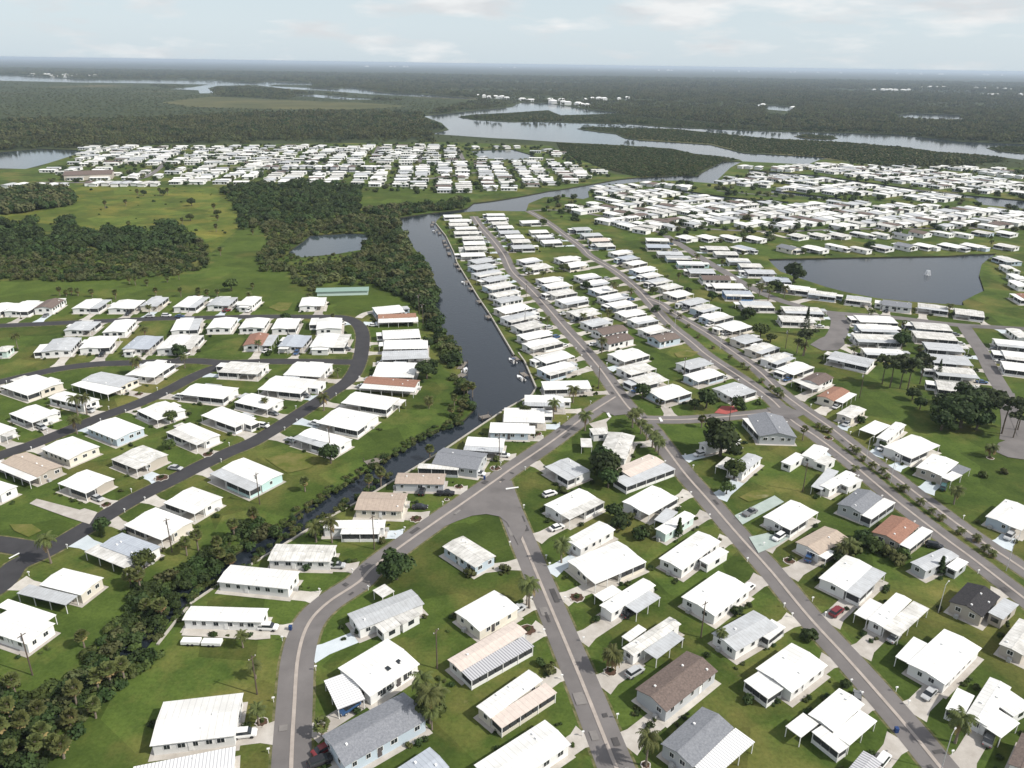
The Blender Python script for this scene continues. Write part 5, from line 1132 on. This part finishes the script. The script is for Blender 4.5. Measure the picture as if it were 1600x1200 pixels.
def wirepole(base, h, label, lamp=False):
    p = un(base); root = bpy.data.objects.new('street_lamp' if lamp else 'utility_pole', None); C.objects.link(root); root.location = (p.x, p.y, 0); root.rotation_euler = (0, 0, R.uniform(.5, 1.1)); tag(root, label, 'street lamp' if lamp else 'pole', 'lamps along the boulevard' if lamp else 'timber utility poles')
    link('pole', MB().tube([(0,0,-.3),(0,0,h)], [.17,.11] if not lamp else [.1,.07], 7).me('pole', M_metal if lamp else M_pole), root)
    if lamp:
        a = link('lamp_arm', MB().tube([(0,0,h-.1),(.9,0,h+.25),(1.6,0,h+.25)], [.05,.045,.04], 5).me('lamp_arm', M_metal), root); link('lamp_head', MB().box(1.4, 2.0, -.13, .13, h+.15, h+.3).me('lamp_head', M_metal), a)
    else:
        x = link('crossarm', MB().box(-.9, .9, -.06, .06, h-.7, h-.55).me('crossarm', M_pole), root)
        for k in (-.8, 0, .8): link('insulator', MB().box(k-.05, k+.05, -.05, .05, h-.55, h-.35).me('insulator', M_trim), x)
        if R.random() < .6: link('transformer', MB().tube([(0,.38,h-2.1),(0,.38,h-1.2)], [.25,.25], 8).me('transformer', M_metal), root)
for b, h, l in (((683,1045),10.5,'behind the house with two skylights'), ((51,1055),11,'at the lower left beside the creek gardens'), ((1095,996),10,'behind the large white home in middle block'), ((269,863),10.5,'behind the cream home by the creek'), ((516,704),9,'behind the fifth home by the creek'), ((406,788),10.5,'beside the teal-walled home'), ((585,858),10.5,'on the lawn below the second tan home'), ((780,718),9.5,'in front of the white home by grey street'), ((1254,768),10,'between two white homes left of boulevard'), ((935,608),10,'by the street junction at canal end'), ((1139,662),9.5,'by the red paving'), ((822,470),9,'on the canal-side street'), ((655,492),11,'by the wooded canal bank'), ((661,508),11,'just below another pole at canal bank'), ((1068,590),9,'behind the homes left of the upper boulevard'), ((1227,545),9.5,'by the pine at the turning circle'), ((1343,622),11,'in the open lawn behind red-brown roof'), ((402,1085),10,'with a leafy vine by the curved street'), ((820,508),9,'halfway along the canal-side street')):
    wirepole(b, h, 'timber utility pole ' + l)
for b, h, l in (((1352,723),9,'in the median, upper one below the cross street'), ((1391,755),9,'in the median, second below the cross street'), ((1572,892),9.5,'right of the boulevard near the frame edge'), ((1470,1205),9,'at the bottom of the lower street'), ((1466,957),8,'behind the black roofed home'), ((1125,546),9,'by the upper boulevard among palms'), ((1054,515),9,'at the top of the median'), ((1030,476),9,'where the boulevard divides')):
    wirepole(b, h, 'slim grey street lamp ' + l, True)
mb_post = MB().box(-.05, .05, -.05, .05, 0, 1.05).me('post', M_trim); mb_box = MB().box(-.28, .28, -.11, .11, 1.05, 1.32).box(-.24, .24, -.07, .07, 1.32, 1.37).me('box', M_trim)
for cen_, r_, ph_, an_, L_, W_ in HOUSES:
    if cen_.length > 340: continue
    l, q, wd, dr = nearest_road(cen_); 
    if l > 26: continue
    sidev = (cen_-q).normalized(); p = q + sidev*(wd/2+.5) + dr*R.choice((-4.5, 4.5))
    if nearest_road(p)[0] < 3.4: continue
    o = bpy.data.objects.new('mailbox', None); C.objects.link(o); o.location = (p.x, p.y, 0); o.rotation_euler = (0, 0, math.atan2(sidev.y, sidev.x)); tag(o, 'white kerbside mailbox in front of the ' + ph_, 'mailbox', 'kerbside mailboxes')
    link('post', mb_post, o); link('box', mb_box, o)
M_bin = mat('bin_blue', (.02, .05, .16), .5); M_soil = mat('mulch', (.11, .065, .045), .95, .1, noise=(.06, .04, .03), scale=2)
for x, y, l in ((1400, 1144, 'at the lower right street edge'), (454, 984, 'by the driveway on the curved street'), (757, 749, 'by the grey street near the dark roofed home')):
    p = un((x, y)); o = bpy.data.objects.new('wheelie_bin', None); C.objects.link(o); o.location = (p.x, p.y, .06); tag(o, 'dark blue wheelie bin ' + l, 'bin')
    link('body', MB().box(-.32, .32, -.35, .35, .05, 1.0).me('body', M_bin), o); link('lid', MB().box(-.36, .36, -.4, .38, 1.0, 1.1).me('lid', M_bin), o)
    for k in (-.28, .28): link('wheel', MB().box(k-.05, k+.05, .3, .44, 0, .2).me('wheel', M_tyre), o)
for x, y, r in ((901,934,1.9),(824,985,2.0),(954,1050,1.5),(409,1129,1.3),(166,789,1.6),(252,747,2.2),(325,710,1.9),(217,616,1.8),(774,732,1.8),(717,761,1.5),(650,811,1.9),(499,615,1.5),(839,678,1.8),(1294,685,1.7),(1233,877,1.6),(1009,1196,1.0),(1547,716,1.2),(698,781,.8),(286,647,1.4)):
    p = un((x, y)); hh = min(HOUSES, key=lambda h: (h[0]-p).length); o = bpy.data.objects.new('flower_bed', None); C.objects.link(o); o.location = (p.x, p.y, 0); fb_ = 'flower bed in front of the ' + hh[2]; seen[fb_] = seen.get(fb_, 0) + 1; tag(o, ('round edged ' if seen[fb_] == 1 else 'smaller second ') + fb_, 'flower bed', 'flower beds')
    ed = MB(); n = 16; rr_ = [r*(1+.12*math.sin(3*k+x)) for k in range(n)]
    for k in range(n):
        a0_, a1_ = k*2*math.pi/n, (k+1)*2*math.pi/n; r0, r1_ = rr_[k], rr_[(k+1) % n]; b = len(ed.v)
        ed.v += [(math.cos(a0_)*r0, math.sin(a0_)*r0, 0), (math.cos(a1_)*r1_, math.sin(a1_)*r1_, 0), (math.cos(a1_)*r1_, math.sin(a1_)*r1_, .16), (math.cos(a0_)*r0, math.sin(a0_)*r0, .16), (math.cos(a0_)*(r0-.22), math.sin(a0_)*(r0-.22), .16), (math.cos(a1_)*(r1_-.22), math.sin(a1_)*(r1_-.22), .16)]
        ed.f += [(b, b+1, b+2, b+3), (b+3, b+2, b+5, b+4)]
    link('edging', ed.me('edging', M_conc), o); link('soil', mesh('soil', [(math.cos(k*2*math.pi/n)*(rr_[k]-.1), math.sin(k*2*math.pi/n)*(rr_[k]-.1), .12) for k in range(n)], [tuple(range(n))], M_soil), o)
    link('shrub', PROTO['shrub'][int(x) % 3][0], o, (.1, .1, .1), 0, (.4*r/1.7, .4*r/1.7, .4))
# lake fountain
p = un((1449, 430), ZW); fo = bpy.data.objects.new('lake_fountain', None); C.objects.link(fo); fo.location = (p.x, p.y, ZW); tag(fo, 'small white spray fountain in the middle of the lake', 'fountain')
link('float', MB().tube([(0,0,-.1),(0,0,.25)], [1.0,.8], 12).me('float', M_metal), fo)
sp = MB()
for k in range(14):
    a = k*.4488; sp.tube([(0,0,.2), (math.cos(a)*.35, math.sin(a)*.35, 2.6+.4*(k % 3)), (math.cos(a)*1.0, math.sin(a)*1.0, 3.2), (math.cos(a)*1.9, math.sin(a)*1.9, .1)], [.05,.07,.08,.1], 4)
link('spray', sp.me('spray', mat('spray_water', (.8,.82,.84), .4, .4)), fo)
# covered trailers on the patio of the creekside home
for i, (t, s) in enumerate((('N1', '1132,410 1245,418 1255,385'), ('N1', '1262,415 1378,425 1385,392'))):
    cen, ang, L, W = rect3([un(tp(t, q), 1.2) for q in pts(s)]); root = bpy.data.objects.new('cargo_trailer', None); C.objects.link(root); root.location = (cen.x, cen.y, 0); root.rotation_euler = (0, 0, ang)
    tag(root, ('left' if i == 0 else 'right') + '-hand low white covered trailer below the patio by the creek', 'trailer', 'white trailers by the creek patio')
    link('body', MB().box(-L/2, L/2, -W/2, W/2, .45, 1.2).me('body', M_trim), root)
    for x in (-.5, .5):
        for y in (-1, 1): link('wheel', wheel_me, root, (x, y*(W/2-.1), .34))

# ------------------------------------------------------------------ the air
hz = MB().box(-44500, 44500, -700, 59950, -3, 123).me('haze', None); hm = bpy.data.materials.new('haze_air'); hm.use_nodes = True; t = hm.node_tree; t.nodes.clear()
vo = t.nodes.new('ShaderNodeVolumePrincipled'); vo.inputs['Color'].default_value = (.72, .85, 1.0, 1); vo.inputs['Density'].default_value = 6.0e-5; vo.inputs['Anisotropy'].default_value = .1
oo = t.nodes.new('ShaderNodeOutputMaterial'); t.links.new(vo.outputs[0], oo.inputs['Volume']); hz.materials.append(hm)
struct(link('haze', hz), 'stuff')
